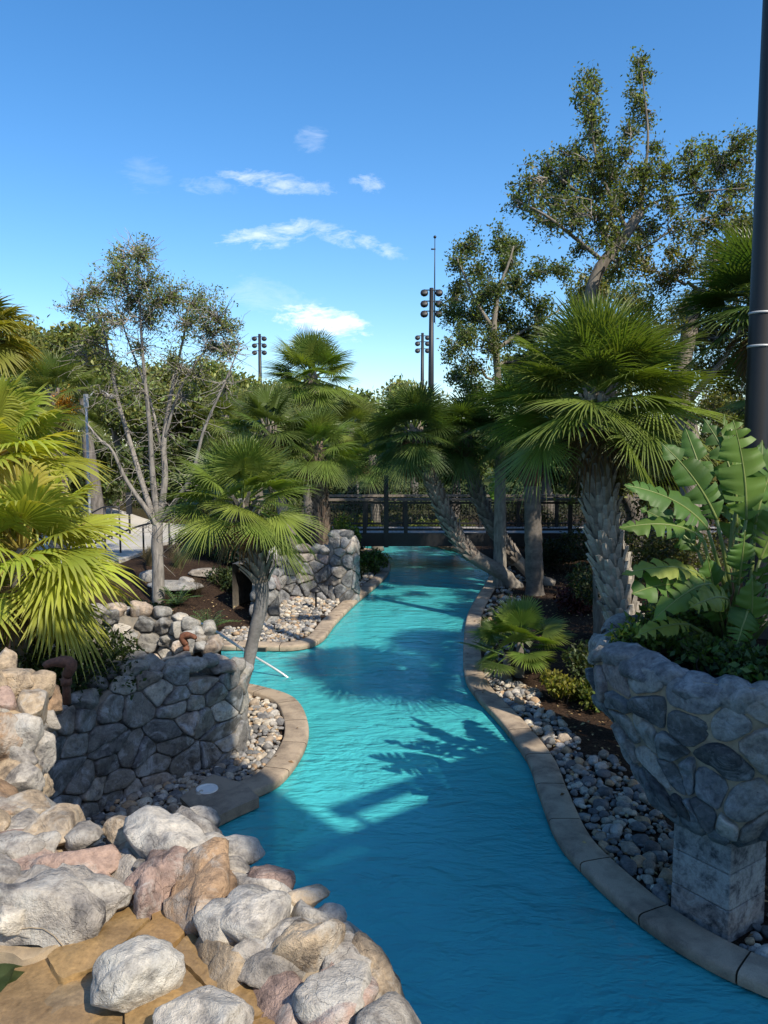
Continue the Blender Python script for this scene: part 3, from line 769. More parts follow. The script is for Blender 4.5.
def boulder_at(g, px, py, w, h, z, seed, tint, yaw=None, sub=4):
    p = gp(px, py, z); dep = ppx(p)[2]; k = dep/F
    wx = w*k*1.08; sy = min(h*k/.85, wx*1.2)*g.uniform(.95,1.1)
    V, T = rock(seed, (wx, sy, min(sy*.72, wx*.75)), sub, 15, .05, .56)
    # a stone's own creases
    V = V*(1+.022*np.array([noise.fractal(Vector(v)*14+Vector((seed,1,2)), 1, 2, 3) for v in V]))[:,None]
    V = V@rotx(g.normal()*.15).T@rotz(g.normal()*.5 if yaw is None else yaw).T
    return V+p, T
WHT, GRY, TAN, PNK, BRN = (.40,.375,.335),(.29,.27,.245),(.36,.285,.20),(.31,.225,.19),(.28,.19,.12)
def near_rocks():
    # right-hand arm
    t = thing('rock_wall', 'sunlit wall of pale mortared boulders curving beside the river in front', 'rock wall', gp(250,930,1.5))
    P = pxpoly([(112,842),(130,822),(165,812),(205,822),(250,858),(312,895),(352,930),(386,962),(414,1005),(440,1080),(350,1085),(322,1024),(285,992),(240,962),(205,938),(190,920),(176,905),(140,880)], 1.86)
    pass
    def arm(line, seed, sec, cu, cv, H, pal):
        L = spline(line, .03); d = np.concatenate([[0], np.cumsum(np.linalg.norm(np.diff(L, axis=0), axis=1))])
        T = np.gradient(L, axis=0); T /= np.linalg.norm(T, axis=1)[:,None]; N = np.stack([-T[:,1], T[:,0]], 1)
        sec = spline(np.array(sec), .02); sd = np.concatenate([[0], np.cumsum(np.linalg.norm(np.diff(sec, axis=0), axis=1))])
        def P_(u, v):
            a, z = np.interp(v, sd, sec[:,0]), np.interp(v, sd, sec[:,1]); u = min(max(u,0),d[-1])
            w = .05*noise.noise(Vector((u*2.2, v*2.2, seed)))
            a = a*(1+w*2.0); e = min(1, min(u/.25, 1)); a *= .55+.45*math.sqrt(e)
            return np.array((np.interp(u,d,L[:,0])+np.interp(u,d,N[:,0])*a, np.interp(u,d,L[:,1])+np.interp(u,d,N[:,1])*a, z+w*1.2))
        def S(u, v):
            p = P_(u, v); n = np.cross(P_(u+.03, v)-P_(u-.03, v), P_(u, v+.03)-P_(u, v-.03)); n /= np.linalg.norm(n)+1e-9
            return p, n
        return masonry(S, 0, d[-1], 0, sd[-1], cu, cv, H, pal, seed, .010, rk=.2), surf_grid(S, 0, d[-1], 0, sd[-1], 50, 60, .0, .02)
    PAL = [WHT,GRY,GRY,TAN,WHT,PNK,BRN,TAN,GRY]
    st, gr = arm(pxpoly([(138,840),(160,855),(194,878),(240,910),(292,946),(326,982),(344,1022),(356,1100)], 1.84), 3, [(-.25,1.1),(-.245,1.55),(-.22,1.74),(-.12,1.84),(0,1.87),(.12,1.84),(.20,1.72),(.25,1.45),(.29,.9),(.32,.2),(.34,-.4)], .31, .25, .10, PAL)
    part('fitted_stones', st, M['boulder'], t); part('mortar', gr, M['mortar'], t)
    S = [(128,832,52,36,TAN),(156,838,48,56,TAN),(186,826,66,34,WHT),(164,872,64,60,PNK),(203,852,52,46,GRY),(216,886,66,52,BRN),(236,850,62,32,WHT),(265,884,58,42,PNK),
         (222,926,80,50,WHT),(270,914,78,46,WHT),(303,898,52,28,TAN),(328,918,36,34,WHT),(298,944,92,54,WHT),(284,970,84,48,GRY),(350,958,52,58,GRY),
         (338,996,92,62,WHT),(376,984,42,66,TAN),(388,1016,40,52,WHT),(249,953,38,40,GRY),(148,866,36,50,GRY),(246,902,40,34,GRY),(320,938,34,28,GRY),(366,1030,70,60,GRY),(140,850,40,40,BRN),(232,872,40,30,GRY)]
    g = rng_(91)
    for i, (px, py, w, h, c) in enumerate(S):
        b = MB(); V, T = boulder_at(g, px, py, w*.9, h*.9, 1.84+.02*g.normal(), 300+i, c); b.add(V, T, np.array(c)*g.uniform(.88,1.12))
        part('boulder', b, M['boulder'], t)
    # left-hand arm with the taller stack at its end
    t2 = thing('rock_wall', 'sunlit heap of tan and grey mortared boulders stacked at the left edge', 'rock wall', gp(30,850,1.5))
    P = pxpoly([(-120,1010),(-60,962),(0,950),(30,952),(72,938),(100,914),(104,890),(88,862),(66,838),(44,818),(22,804),(2,794),(-60,770),(-160,800)], 1.80)
    m = MB(); lumpy_pad(m, P, -.3, 1.80, (1.1,1.04,.96), seed=8)
    P2 = np.array([(-2.50,4.85),(-2.42,5.1),(-2.5,5.4),(-2.85,5.65),(-3.4,5.7),(-4.3,5.4),(-4.2,4.4),(-3.0,4.5)])
    lumpy_pad(m, P2, -.2, 2.22, (1.1,1.04,.96), seed=12)
    part('mortar', m, M['mortar'], t2)
    st, gr = arm(pxpoly([(-60,762),(-26,798),(2,834),(30,868),(46,904),(24,936)], 1.84), 5, [(-.8,1.2),(-.75,1.6),(-.6,1.76),(-.3,1.83),(0,1.85),(.12,1.82),(.20,1.70),(.25,1.45),(.28,.9),(.31,.1)], .32, .27, .085, PAL)
    part('fitted_stones', st, M['boulder'], t2); part('mortar', gr, M['mortar'], t2)
    S = [(82,903,84,54,WHT),(18,914,50,64,WHT),(80,866,78,46,PNK),(56,830,64,50,TAN),(22,808,64,46,TAN),(14,846,56,44,GRY),(8,778,56,44,TAN),(-14,880,60,50,GRY),(44,846,36,28,GRY),(50,872,38,26,TAN),(110,898,40,34,WHT),(-20,830,60,50,TAN),(36,930,40,34,GRY),(86,836,40,30,GRY)]
    for i, (px, py, w, h, c) in enumerate(S):
        b = MB(); V, T = boulder_at(g, px, py, w*.95, h*.95, 1.84+.02*g.normal(), 360+i, c); b.add(V, T, np.array(c)*g.uniform(.9,1.12))
        part('boulder', b, M['boulder'], t2)
    S = [(4,668,26,30,TAN,5.6),(12,686,44,28,TAN,5.35),(38,688,40,26,TAN,5.4),(46,702,40,28,BRN,5.5),(30,712,44,38,TAN,5.15),(24,730,30,42,WHT,4.98),(42,748,24,38,WHT,5.05),(6,740,26,56,BRN,4.9),(2,702,30,26,PNK,5.1),(20,760,36,30,GRY,4.92),(24,778,36,26,WHT,4.8),(-12,690,40,40,TAN,5.2),(-16,730,44,50,GRY,5.0),(36,770,24,24,GRY,5.0),(50,722,22,24,GRY,5.35)]
    for i, (px, py, w, h, c, Y) in enumerate(S):
        p = at(px, py, Y); k = ppx(p)[2]/F
        V, T = rock(400+i, (w*k*1.15, w*k*1.0, h*k*1.2), 4, 20, .04, .52); V = V@rotz(g.normal()*.4).T
        b = MB(); b.add(V+p, T, np.array(c)*g.uniform(.9,1.15)); part('boulder', b, M['boulder'], t2)
    SS, LL = wall_surface([(-2.66,4.3),(-2.56,4.75),(-2.50,5.1),(-2.58,5.45),(-2.9,5.7),(-3.5,5.8)], 1, .03)
    part('fitted_stones', masonry(SS, 0, LL, .0, 2.25, .25, .22, .10, PAL, 79, .010, rk=.2), M['boulder'], t2); part('mortar', surf_grid(SS, 0, LL, 0, 2.25, 40, 30, 0, .02), M['mortar'], t2)
    # wet spill ledge between the arms, in big flat slabs
    t3 = thing('spill_ledge', 'wet ochre flat stone ledge of the upper pool between the boulder walls', 'stone ledge', gp(200,985,1.7))
    slabs = [[(46,948),(96,914),(140,896),(150,912),(100,958),(60,972)],[(150,893),(176,906),(188,922),(170,940),(138,960),(104,960),(152,912)],[(190,924),(206,940),(240,964),(288,996),(250,1010),(214,985),(172,942)],
             [(60,976),(104,962),(134,962),(122,1000),(70,1020),(30,1010)],[(136,964),(170,944),(212,988),(200,1030),(124,1020),(124,1000)],[(290,998),(322,1026),(352,1090),(240,1090),(204,1030),(216,990),(250,1013)],[(70,1022),(122,1004),(122,1022),(200,1034),(236,1090),(60,1090)]]
    OC = [(.42,.29,.13),(.46,.30,.125),(.45,.31,.14),(.37,.28,.155),(.45,.31,.14),(.48,.31,.12),(.40,.29,.15)]
    for i, s in enumerate(slabs):
        b = MB(); zt = (1.825,1.835,1.83,1.79,1.825,1.835,1.80)[i]; P = pxpoly(s, zt); c = P.mean(0); P = c+(P-c)*.988
        lumpy_pad(b, P, 1.45, zt+.0, np.array(OC[i])*np.array((.60,.58,.62)), .05, .010, 20+i, True); part('slab', b, M['ledge'], t3)
    b = MB(); P = pxpoly([(20,955),(96,905),(150,886),(186,918),(240,960),(325,1024),(355,1095),(-20,1095)], 1.74); lumpy_pad(b, P, -.3, 1.765, (.24,.16,.08), .09, .02, 31); part('base', b, M['ledge'], t3)
    # two loose-looking boulders standing on the ledge
    for i, (px, py, w, h, c, lab) in enumerate(((134,968,88,76,(.52,.495,.44),'pale cream boulder standing alone on the wet ochre ledge'),(200,1006,96,64,(.43,.40,.355),'grey tan dome boulder on the wet ledge at the bottom edge'))):
        p = gp(px, py, 1.92); k = ppx(p)[2]/F
        V, T = rock((512,533)[i], (w*k*.98, w*k*.85, h*k*.85), 5, 14, .055, .58); V = V@rotz((.5,.1)[i]).T
        b = MB(); b.add(V+p-np.array((0,0,.05)), T, c); single('boulder', b, M['boulder'], lab, 'boulder', p-np.array((0,0,.12)))
    # submerged slabs and the upper pool's water
    b = MB(); g2 = rng_(7)
    lumpy_pad(b, pxpoly([(-200,960),(20,955),(60,985),(120,1100),(-200,1100)], 1.6), 1.2, 1.45, (.22,.21,.15), .1, .05, 41)
    single('pool_ledge', b, M['ledge'], 'submerged olive stone shelf under shallow water at the lower left corner', 'stone shelf', gp(0,1010,1.5))
    w = MB(); flat_poly(w, pxpoly([(-260,930),(0,945),(40,950),(72,960),(100,1000),(120,1040),(130,1300),(-260,1300)], 1.735), 1.735)
    struct('water', w, M['upperwater'], smooth=False)
near_rocks()

# ------------------------------------------------------------------ river stones
PEBC = [(.30,.29,.27),(.20,.195,.19),(.38,.33,.26),(.15,.15,.155),(.46,.42,.35),(.28,.23,.18),(.13,.135,.14),(.42,.40,.37),(.34,.24,.15)]
def pebbles():
    g = rng_(3)
    protos = []
    for i in range(10):
        V, T = rock(700+i, (1, g.uniform(.6,.95), g.uniform(.42,.78)), 3, 7, .05, .72)
        protos.append((V, T))
    lowV, lowT = ico(2)
    beds = [('right', RBs, 4.6, 13.4, .30, 1.6, 5200, (.055,.19)), ('left', LBs, 5.6, 12.3, .30, 1.7, 3400, (.055,.18)),
            ('far', LB2s, 14.6, 24.0, .30, 2.4, 3600, (.08,.17)), ('rightfar', RBs, 13.4, 24.5, .30, 1.2, 700, (.09,.18))]
    items = []
    for name, L, y0, y1, d0, d1, n, sz in beds:
        lo, hi = L.min(0)-2.6, L.max(0)+2.6
        P = np.column_stack([g.uniform(lo[0], hi[0], n*14), g.uniform(max(y0,lo[1]), min(y1,hi[1]), n*14)])
        P = P[~inside(river, P)]; d = dist_to(L, P); da = dist_to(allbank, P)
        edge = d1*(.72+.28*np.array([noise.noise(Vector((x*.8, y*.8, 1))) for x, y in P])*1.6)
        if name == 'right':
            edge = edge*np.where(P[:,1] > 9.5, .7, 1.0)
        m = (d > d0+.04) & (d < edge) & (da > d0+.04) & (P[:,1] > y0) & (P[:,1] < y1)
        if name == 'left': m &= P[:,0] > -3.4
        if name == 'far': m &= P[:,0] > -3.4
        P = P[m]
        if name == 'right': P = P[np.maximum(abs((P[:,0]-2.8)*.83+(P[:,1]-6.16)*.56), abs(-(P[:,0]-2.8)*.56+(P[:,1]-6.16)*.83)) > .30]
        # keep them from piling on each other
        s = sz[0]+(sz[1]-sz[0])*g.random(len(P))**2.2
        kept, grid = [], {}
        for i, (p, r) in enumerate(zip(P, s)):
            q = (int(p[0]//.16), int(p[1]//.16)); ok = True
            for a in (-1,0,1):
                for b in (-1,0,1):
                    for j in grid.get((q[0]+a, q[1]+b), ()):
                        if (P[j][0]-p[0])**2+(P[j][1]-p[1])**2 < (.265*(s[j]+r))**2: ok = False; break
            if ok: kept.append(i); grid.setdefault(q, []).append(i)
            if len(kept) >= n: break
        H = hz_arr(P[kept])
        for i, h in zip(kept, H): items.append((name, P[i], h, s[i]))
    scored = []
    for k, (name, p, h, s) in enumerate(items):
        x, y, dep = ppx((p[0], p[1], h)); vis = 0 <= x < 768 and 0 <= y < 1024
        # behind the planter, the pier or the near rocks nothing of it shows
        if name == 'right' and x > 600 and y < 820 and x > 600+(y-745)*.9: vis = False
        if name == 'left' and (x < 66 or (x < 245 and y < 745)): vis = False
        if vis and name in ('right','left'): scored.append((s/dep, k))
    scored.sort(reverse=True); single_ids = {k for _, k in scored[:300]}
    stuff = {}
    pm = []
    for i, (V, T) in enumerate(protos):
        for c in range(3):
            b = MB(); b.add(V, T, np.array(PEBC[(i*3+c)%9])*(.85+.12*c)); pm.append(b.mesh('river_stone', M['pebble']))
    lab = {'right': 'smooth grey or tan river stone in the bed along the right kerb', 'left': 'smooth grey or tan river stone between the dark grotto wall and the near kerb'}
    for k, (name, p, h, s) in enumerate(items):
        z = h+s*.16+g.uniform(-.01,.03)
        if k in single_ids:
            o = link('river_stone', pm[g.integers(len(pm))], (p[0], p[1], z)); o.scale = (s, s, s); o.rotation_euler = (g.normal()*.25, g.normal()*.25, g.uniform(0,6.28))
            tag(o, lab[name], 'river stone', 'river stones along the right kerb' if name == 'right' else 'river stones by the grotto wall')
        else:
            V, T = protos[g.integers(10)] if name in ('right','left') else (lowV*np.array((.5,.4,.32)), lowT)
            A = rotz(g.uniform(0,6.28))@rotx(g.normal()*.25)
            st = stuff.setdefault(name, MB()); st.add(V*s@A.T+np.array((p[0],p[1],z)), T, np.array(PEBC[g.integers(9)])*g.uniform(.8,1.3))
    names = {'right':'bed of small rounded river stones beside the right kerb','left':'bed of small rounded river stones below the dark grotto wall','far':'pale pebble bed along the far left kerb below the palms','rightfar':'strip of pebbles along the far right kerb near the footbridge'}
    for name, b in stuff.items():
        o = link('river_stones', b.mesh('river_stones', M['pebble'])); tag(o, names[name], 'river stones', None, 'stuff')
pebbles()
def litter():
    g = rng_(14); P = np.column_stack([g.uniform(-6,6,9000), g.uniform(4.8,24,9000)])
    P = P[~inside(river, P)]; d = dist_to(allbank, P); P = P[(d < 3.2) & ((d > .3) | (g.random(len(d)) < .12))]; d = dist_to(allbank, P)
    z = hz_arr(P)+np.where(d < .3, .06, .02)+.05*g.random(len(P))*(d > .3); z = np.where(d < .3, .137, z)
    n = len(P); a = g.uniform(0,6.28,n); L = g.uniform(.03,.075,n)[:,None]; u = np.column_stack([np.cos(a), np.sin(a), g.normal(size=n)*.2]); w = np.column_stack([-np.sin(a), np.cos(a), g.normal(size=n)*.25]); Q = np.column_stack([P, z])
    V = np.stack([Q, Q+u*L*.5+w*L*.28+np.array((0,0,.008)), Q+u*L, Q+u*L*.5-w*L*.28+np.array((0,0,.008))], 1).reshape(-1,3)
    c = np.array([(.22,.13,.06),(.30,.20,.09),(.13,.075,.04),(.36,.27,.13)])[g.integers(0,4,n)]*g.uniform(.6,1.2,(n,1))
    b = MB(); b.add(V, np.arange(n)[:,None]*4+np.arange(4)[None], np.repeat(c, 4, 0)); tag(link('fallen_leaves', b.mesh('fallen_leaves', M['bark'])), 'dry brown fallen leaves scattered over the pebble beds and mulch', 'leaf litter', None, 'stuff')
LITTER = litter

# ------------------------------------------------------------------ vegetation helpers
def fan_leaf(g, pet, Rr, nseg=48, spread=R_(115), fold=.35, droop=0.113, tipdroop=0.275, elev=0.0, az=0.0, roll=0.0, col_=(.06,.1,.02), tipcol=None, split=.36, sag=0.0, petcol=None):
    a = np.linspace(-spread, spread, nseg); a = a+g.normal(size=nseg)*.012
    L = Rr*(.70+.30*np.cos(a*.75))*g.uniform(.9, 1.06, nseg)
    da = 2*spread/nseg
    t = np.array((.04,.30,split,.78,1.0))
    hwmax = split*L*math.tan(da/2)*1.08
    hw = np.stack([t[0]*L*math.tan(da/2), t[1]*L*math.tan(da/2)*1.05, hwmax, hwmax*.62, hwmax*.04], 1)
    r = t[None]*L[:,None]
    d = np.stack([np.cos(a), np.sin(a), 0*a], 1); pv = np.stack([-np.sin(a), np.cos(a), 0*a], 1)
    cen = r[:,:,None]*d[:,None]; cen[:,:,0] += pet
    side = -sag*np.abs(cen[:,:,1])**1.5/math.sqrt(Rr)
    e1 = cen+hw[:,:,None]*pv[:,None]; e2 = cen-hw[:,:,None]*pv[:,None]
    cen = cen.copy(); cen[:,:,2] += side-fold*hw; e1[:,:,2] += side+fold*hw*.4; e2[:,:,2] += side+fold*hw*.4
    td = tipdroop*g.uniform(.3,1.7,nseg)
    V = np.stack([e1, cen, e2], 2)                     # seg, row, 3, xyz
    S = np.broadcast_to((pet*.5+r)[:,:,None], V.shape[:3])
    tipz = (np.clip(t-.45,0,1)**1.7)[None,:]*(td*L)[:,None]
    base = (np.arange(nseg)*15)[:,None,None]; i = np.arange(4)[None,:,None]; j = np.arange(2)[None,None,:]
    q = base+i*3+j
    Q = np.stack([q, q+1, q+4, q+3], -1).reshape(-1,4)
    V = V.reshape(-1,3); S = S.reshape(-1); tz = np.broadcast_to(tipz[:,:,None], (nseg,5,3)).reshape(-1)
    c = np.tile(np.asarray(col_, float), (len(V),1))
    jit = np.repeat(g.uniform(.85,1.15,nseg), 15)[:,None]; c = c*jit
    if tipcol is not None:
        w = np.tile(np.repeat((np.clip((t-.5)/.5,0,1)**1.3), 3), nseg)[:,None]; c = c*(1-w)+np.asarray(tipcol)*w
    pw = .011*Rr/.8+.004
    ps = np.linspace(0, pet+.18*Rr, 5)
    pr = np.stack([np.stack([ps, np.full(5, yy), np.full(5, zz)],1) for yy, zz in ((pw,0),(0,pw*.8),(-pw,0),(0,-pw))], 1)
    pr[:,:,1:] *= (1.5-.8*np.linspace(0,1,5))[:,None,None]
    i, j = np.meshgrid(np.arange(4), np.arange(4), indexing='ij')
    PQ = np.stack([i*4+j, i*4+(j+1)%4, (i+1)*4+(j+1)%4, (i+1)*4+j], -1).reshape(-1,4)+len(V)
    n0 = len(V)
    V = np.concatenate([V, pr.reshape(-1,3)]); S = np.concatenate([S, np.repeat(ps*.5, 4)]); tz = np.concatenate([tz, np.zeros(20)])
    c = np.concatenate([c, np.tile(np.asarray(petcol if petcol is not None else np.asarray(col_)*1.5), (20,1))])
    A = rotz(az)@roty(-elev)@rotx(roll)
    V = V@A.T
    V[:,2] -= droop*S**2/max(.4,Rr)+tz
    return V, np.concatenate([Q, PQ]), c
def crown(g, top, n, pet, Rr, el0=80, el1=-45, col_=(.055,.095,.02), var=.2, tipcol=None, mb=None, nseg=32, axis=None, yellow=0.0, **kw):
    mb = mb or MB()
    for i in range(n):
        f = (i+.5)/n
        el = R_(el0+(el1-el0)*f**1.05+g.normal()*8)
        az = i*2.39996+g.normal()*.2
        c = np.asarray(col_)*g.uniform(1-var, 1+var)*np.array((g.uniform(.9,1.15),1,1))
        if g.random() < yellow: c = np.array((.34,.30,.05))*g.uniform(.8,1.2)
        V, Q, cc = fan_leaf(g, pet*g.uniform(.8,1.15)*(.75+.35*f), Rr*g.uniform(.85,1.1), nseg=nseg, elev=el, az=az, roll=g.normal()*.25, col_=c, tipcol=tipcol, **kw)
        if axis is not None: V = V@np.asarray(axis).T
        mb.add(V+np.asarray(top)+np.array((.06*math.cos(az),.06*math.sin(az),-.22*f*Rr)), Q, cc)
    return mb
def boots(g, mb, P, r, z_from, step=.105, nper=7, length=.30, out=.10, c1=(.26,.235,.20), c2=(.15,.12,.09)):
    """old leaf bases: split wedges set criss-cross round a stem that follows P"""
    d = np.concatenate([[0], np.cumsum(np.linalg.norm(np.diff(P, axis=0), axis=1))])
    s = z_from*d[-1]; row = 0
    while s < d[-1]-.05:
        p = np.array([np.interp(s, d, P[:,k]) for k in range(3)]); q = np.array([np.interp(min(s+.1,d[-1]), d, P[:,k]) for k in range(3)])
        ax = (q-p); ax /= np.linalg.norm(ax)+1e-9; rr = float(np.interp(s, d, r))
        e1 = np.cross(ax, (0,1,.01)); e1 /= np.linalg.norm(e1); e2 = np.cross(ax, e1)
        for k in range(nper):
            a = (k+.5*(row%2))*2*math.pi/nper+g.normal()*.06
            o = math.cos(a)*e1+math.sin(a)*e2; tn = -math.sin(a)*e1+math.cos(a)*e2
            ln = length*g.uniform(.75,1.15); w = rr*2*math.pi/nper*.62; ou = out*g.uniform(.6,1.4)
            tt = np.array((0,.35,.7,1.0)); V = []
            for f in tt:
                ww = w*(1.0-.62*f); cc = p+ax*(ln*f-.05)+o*(rr*.92+ou*f**1.3)
                th = .035*(1-.5*f)
                V += [cc+tn*ww+o*(-.01), cc+o*th, cc-tn*ww+o*(-.01), cc-o*.03]
            V = np.array(V); i, j = np.meshgrid(np.arange(3), np.arange(4), indexing='ij')
            Q = np.stack([i*4+j, (i+1)*4+j, (i+1)*4+(j+1)%4, i*4+(j+1)%4], -1).reshape(-1,4)
            Q = np.concatenate([Q, [[12,13,14,15]]])
            m = g.uniform(.7,1.25); w_ = np.repeat(tt, 4)[:,None]
            mb.add(V, Q, (np.asarray(c2)*(1-w_)+np.asarray(c1)*w_)*m)
        s += step; row += 1
def palm(name, label, group, stem, r0, r1, crown_kw, bootf=None, seed=0, skirt=0, mat='palm', barkc=(.17,.15,.125), boot_kw=None):
    g = rng_(seed); P = spline(stem, .14)
    t = thing(name, label, 'palm tree', P[0], group)
    b = MB(); n = len(P); rr = np.linspace(r0, r1, n)*(1+.05*g.normal(size=n))
    rr[:3] *= (1.35,1.2,1.08)
    tube(b, P, rr, 14, np.tile(np.asarray(barkc), (n,1))*g.uniform(.8,1.2,(n,1)))
    part('trunk', b, M['palmbark'], t)
    if bootf is not None:
        b = MB(); boots(g, b, P, rr, bootf, **(boot_kw or {})); part('leaf_bases', b, M['palmbark'], t, False)
    top = P[-1]+np.array((0,0,.05))
    part('crown', crown(g, top, **crown_kw), M[mat], t)
    if skirt:
        part('dead_fronds', crown(g, top-np.array((0,0,.25)), skirt, .3, crown_kw['Rr']*.6, -45, -80, (.16,.11,.06), .25, nseg=20, tipdroop=.8), M['grass'], t)
    return t

def leaf_cards(g, P, size, aspect=.45, col_=(.05,.075,.02), var=.35, up=.3):
    n = len(P); d = g.normal(size=(n,3)); d[:,2] += .15; d /= np.linalg.norm(d, axis=1)[:,None]
    k = g.normal(size=(n,3)); k[:,2] += up*3; w = np.cross(d, k); w /= np.linalg.norm(w, axis=1)[:,None]+1e-9
    L = size*g.uniform(.7,1.35,(n,1)); nn = np.cross(w, d)
    V = np.stack([P, P+d*L*.45+w*L*aspect*.5+nn*L*.06, P+d*L, P+d*L*.45-w*L*aspect*.5+nn*L*.06], 1).reshape(-1,3)
    q = np.arange(n)[:,None]*4+np.arange(4)[None]
    c = np.asarray(col_)*np.clip(1+var*g.normal(size=(n,1)), .35, 1.9)*np.array([1,1,1])
    c = c*np.stack([g.uniform(.85,1.25,n), np.ones(n), g.uniform(.7,1.2,n)],1)
    return V, q, np.repeat(c, 4, 0)
def wiggle(g, a, b, n=8, amp=.12, lift=0.0):
    a, b = np.asarray(a), np.asarray(b); t = np.linspace(0,1,n)[:,None]; ln = np.linalg.norm(b-a)
    off = np.cumsum(g.normal(size=(n,3)), 0); off -= off[0]*(1-t)+off[-1]*t
    return a+(b-a)*t+off*amp*ln/3+np.array((0,0,1))*lift*ln*np.sin(t*math.pi)
def leafy_tree(name, label, trunk, r0, r1, clusters, seed, group=None, cat='tree', leaf=.07, dens=1.0, col_=(.05,.07,.022), limbs=(), barkc=(.16,.145,.125), bare=0.0, twig=1.0, leafmat='leaf', barkm='bark', twr=.006, extra_twigs=0, ltw=16):
    """trunk and limbs are drawn lines; every cluster (centre, radii) hangs by its own branch and carries twigs and leaves"""
    g = rng_(seed); P = spline(trunk, .2); t = thing(name, label, cat, P[0], group)
    b = MB(); tube(b, P, np.linspace(r0, r1, len(P))*(1+.04*g.normal(size=len(P))), 10, barkc)
    nodes = [(p, r) for p, r in zip(P[len(P)//2:], np.linspace((r0+r1)/2, r1, len(P)-len(P)//2))]
    for Lm, ra, rb in limbs:
        q = spline(Lm, .2); rr = np.linspace(ra, rb, len(q)); tube(b, q, rr, 7, barkc); nodes += list(zip(q[1:], rr[1:]))
    NP = np.array([n[0] for n in nodes]); NR = np.array([n[1] for n in nodes])
    LV = MB(); base = P[0]
    order = sorted(range(len(clusters)), key=lambda i: np.linalg.norm(np.asarray(clusters[i][0])-P[-1]))
    for ci in order:
        c, rad = np.asarray(clusters[ci][0], float), np.broadcast_to(np.asarray(clusters[ci][1], float), (3,))
        cd = clusters[ci][2] if len(clusters[ci]) > 2 else 1.0
        dd = np.linalg.norm(NP-c, axis=1)+np.maximum(0, NP[:,2]-c[2])*1.5
        i = int(np.argmin(dd)); br = min(NR[i]*.75, .012+.028*float(np.linalg.norm(NP[i]-c))**.8+.01)
        q = wiggle(g, NP[i], c, 9, .28, .06); rr = np.linspace(br, max(.012, br*.4), 9); tube(b, q, rr, 5, barkc)
        NP = np.concatenate([NP, q[2:]]); NR = np.concatenate([NR, rr[2:]])
        rm = float(rad.mean()); nt = max(4, int(ltw*rm**1.2*twig*cd*3))
        for _ in range(nt):
            s = q[g.integers(3, 9)]; v = g.normal(size=3); v /= np.linalg.norm(v); e = c+v*rad*g.random()**.45*1.08
            tw = wiggle(g, s, e, 5, .35, .05); tube(b, tw, np.linspace(twr*2, twr*.6, 5), 3, np.asarray(barkc)*g.uniform(.8,1.3), cap=False)
            if g.random() < bare: continue
            nl = int(dens*g.uniform(22,48)*max(.5, np.linalg.norm(e-s)/.5))
            f = g.uniform(.25,1.05,nl)[:,None]*4; i0 = np.clip(f.astype(int),0,3)[:,0]; fr = f-i0[:,None]
            pts = tw[i0]*(1-fr)+tw[i0+1]*fr+g.normal(size=(nl,3))*leaf*.9
            LV.add(*leaf_cards(g, pts, leaf, .5, np.asarray(col_)*g.uniform(.75,1.3)))
    for _ in range(extra_twigs):
        i = g.integers(len(NP)); e = NP[i]+np.clip(g.normal(size=3),-1.2,1.2)*np.array((.42,.42,.36)); tw = wiggle(g, NP[i], e, 5, .22)
        tube(b, tw, np.linspace(twr*1.6, twr*.5, 5), 3, np.asarray(barkc)*g.uniform(.9,1.5), cap=False)
    part('trunk', b, M[barkm], t)
    if LV.n: part('crown', LV, M[leafmat], t)
    return t
def blob_bush(name, label, c, rad, seed, n=2500, leaf=.06, col_=(.035,.06,.015), cat='shrub', group=None, mat='leaf', var=.35, lobes=7, flower=None, stems=True):
    g = rng_(seed); c = np.asarray(c, float); rad = np.asarray(rad, float)
    t = thing(name, label, cat, (c[0], c[1], c[2]-rad[2]), group); b = MB(); s = MB()
    ctr = [c+g.uniform(-.6,.6,3)*rad*np.array((1,1,.6)) for _ in range(lobes)]
    for q in ctr:
        k = int(n/lobes); v = g.normal(size=(k,3)); v /= np.linalg.norm(v,axis=1)[:,None]
        pts = q+v*rad*.52*(g.random((k,1))**.33)*(1+.25*np.array([noise.noise(Vector(x)*2.5+Vector((seed,0,0))) for x in v])[:,None])
        b.add(*leaf_cards(g, pts, leaf, .5, np.asarray(col_)*g.uniform(.8,1.25), var))
        if stems:
            for _ in range(5): tube(s, wiggle(g, (c[0]+g.normal()*.1*rad[0], c[1]+g.normal()*.1*rad[1], c[2]-rad[2]), q+g.normal(size=3)*rad*.25, 5, .3), np.linspace(.012,.004,5), 4, (.10,.075,.05), cap=False)
    part('foliage', b, M[mat], t)
    if s.n: part('stem', s, M['bark'], t)
    return t
def grass_tuft(label, c, rad, h, seed, n=260, col_=(.16,.13,.06), name='ornamental_grass', group=None):
    g = rng_(seed); b = MB(); c = np.asarray(c, float)
    for _ in range(n):
        a = g.uniform(0,6.28); lean = g.uniform(.05,1.0); L = h*g.uniform(.6,1.15); r0 = rad*.15*g.random()
        t = np.linspace(0,1,5); out = rad*lean*t**1.7; z = L*(t-.35*lean*t**2.6)
        w = .006*(1-t*.92); d = np.array((math.cos(a), math.sin(a))); pn = np.array((-d[1], d[0]))
        cx = c[:2]+d*r0; V = []
        for k in range(5): V += [(cx[0]+d[0]*out[k]+pn[0]*w[k], cx[1]+d[1]*out[k]+pn[1]*w[k], c[2]+z[k]), (cx[0]+d[0]*out[k]-pn[0]*w[k], cx[1]+d[1]*out[k]-pn[1]*w[k], c[2]+z[k])]
        i = np.arange(4)*2; b.add(V, np.stack([i,i+1,i+3,i+2],1), np.asarray(col_)*g.uniform(.7,1.35))
    return single(name, b, M['grass'], label, 'grass clump', c, group)

LITTER()
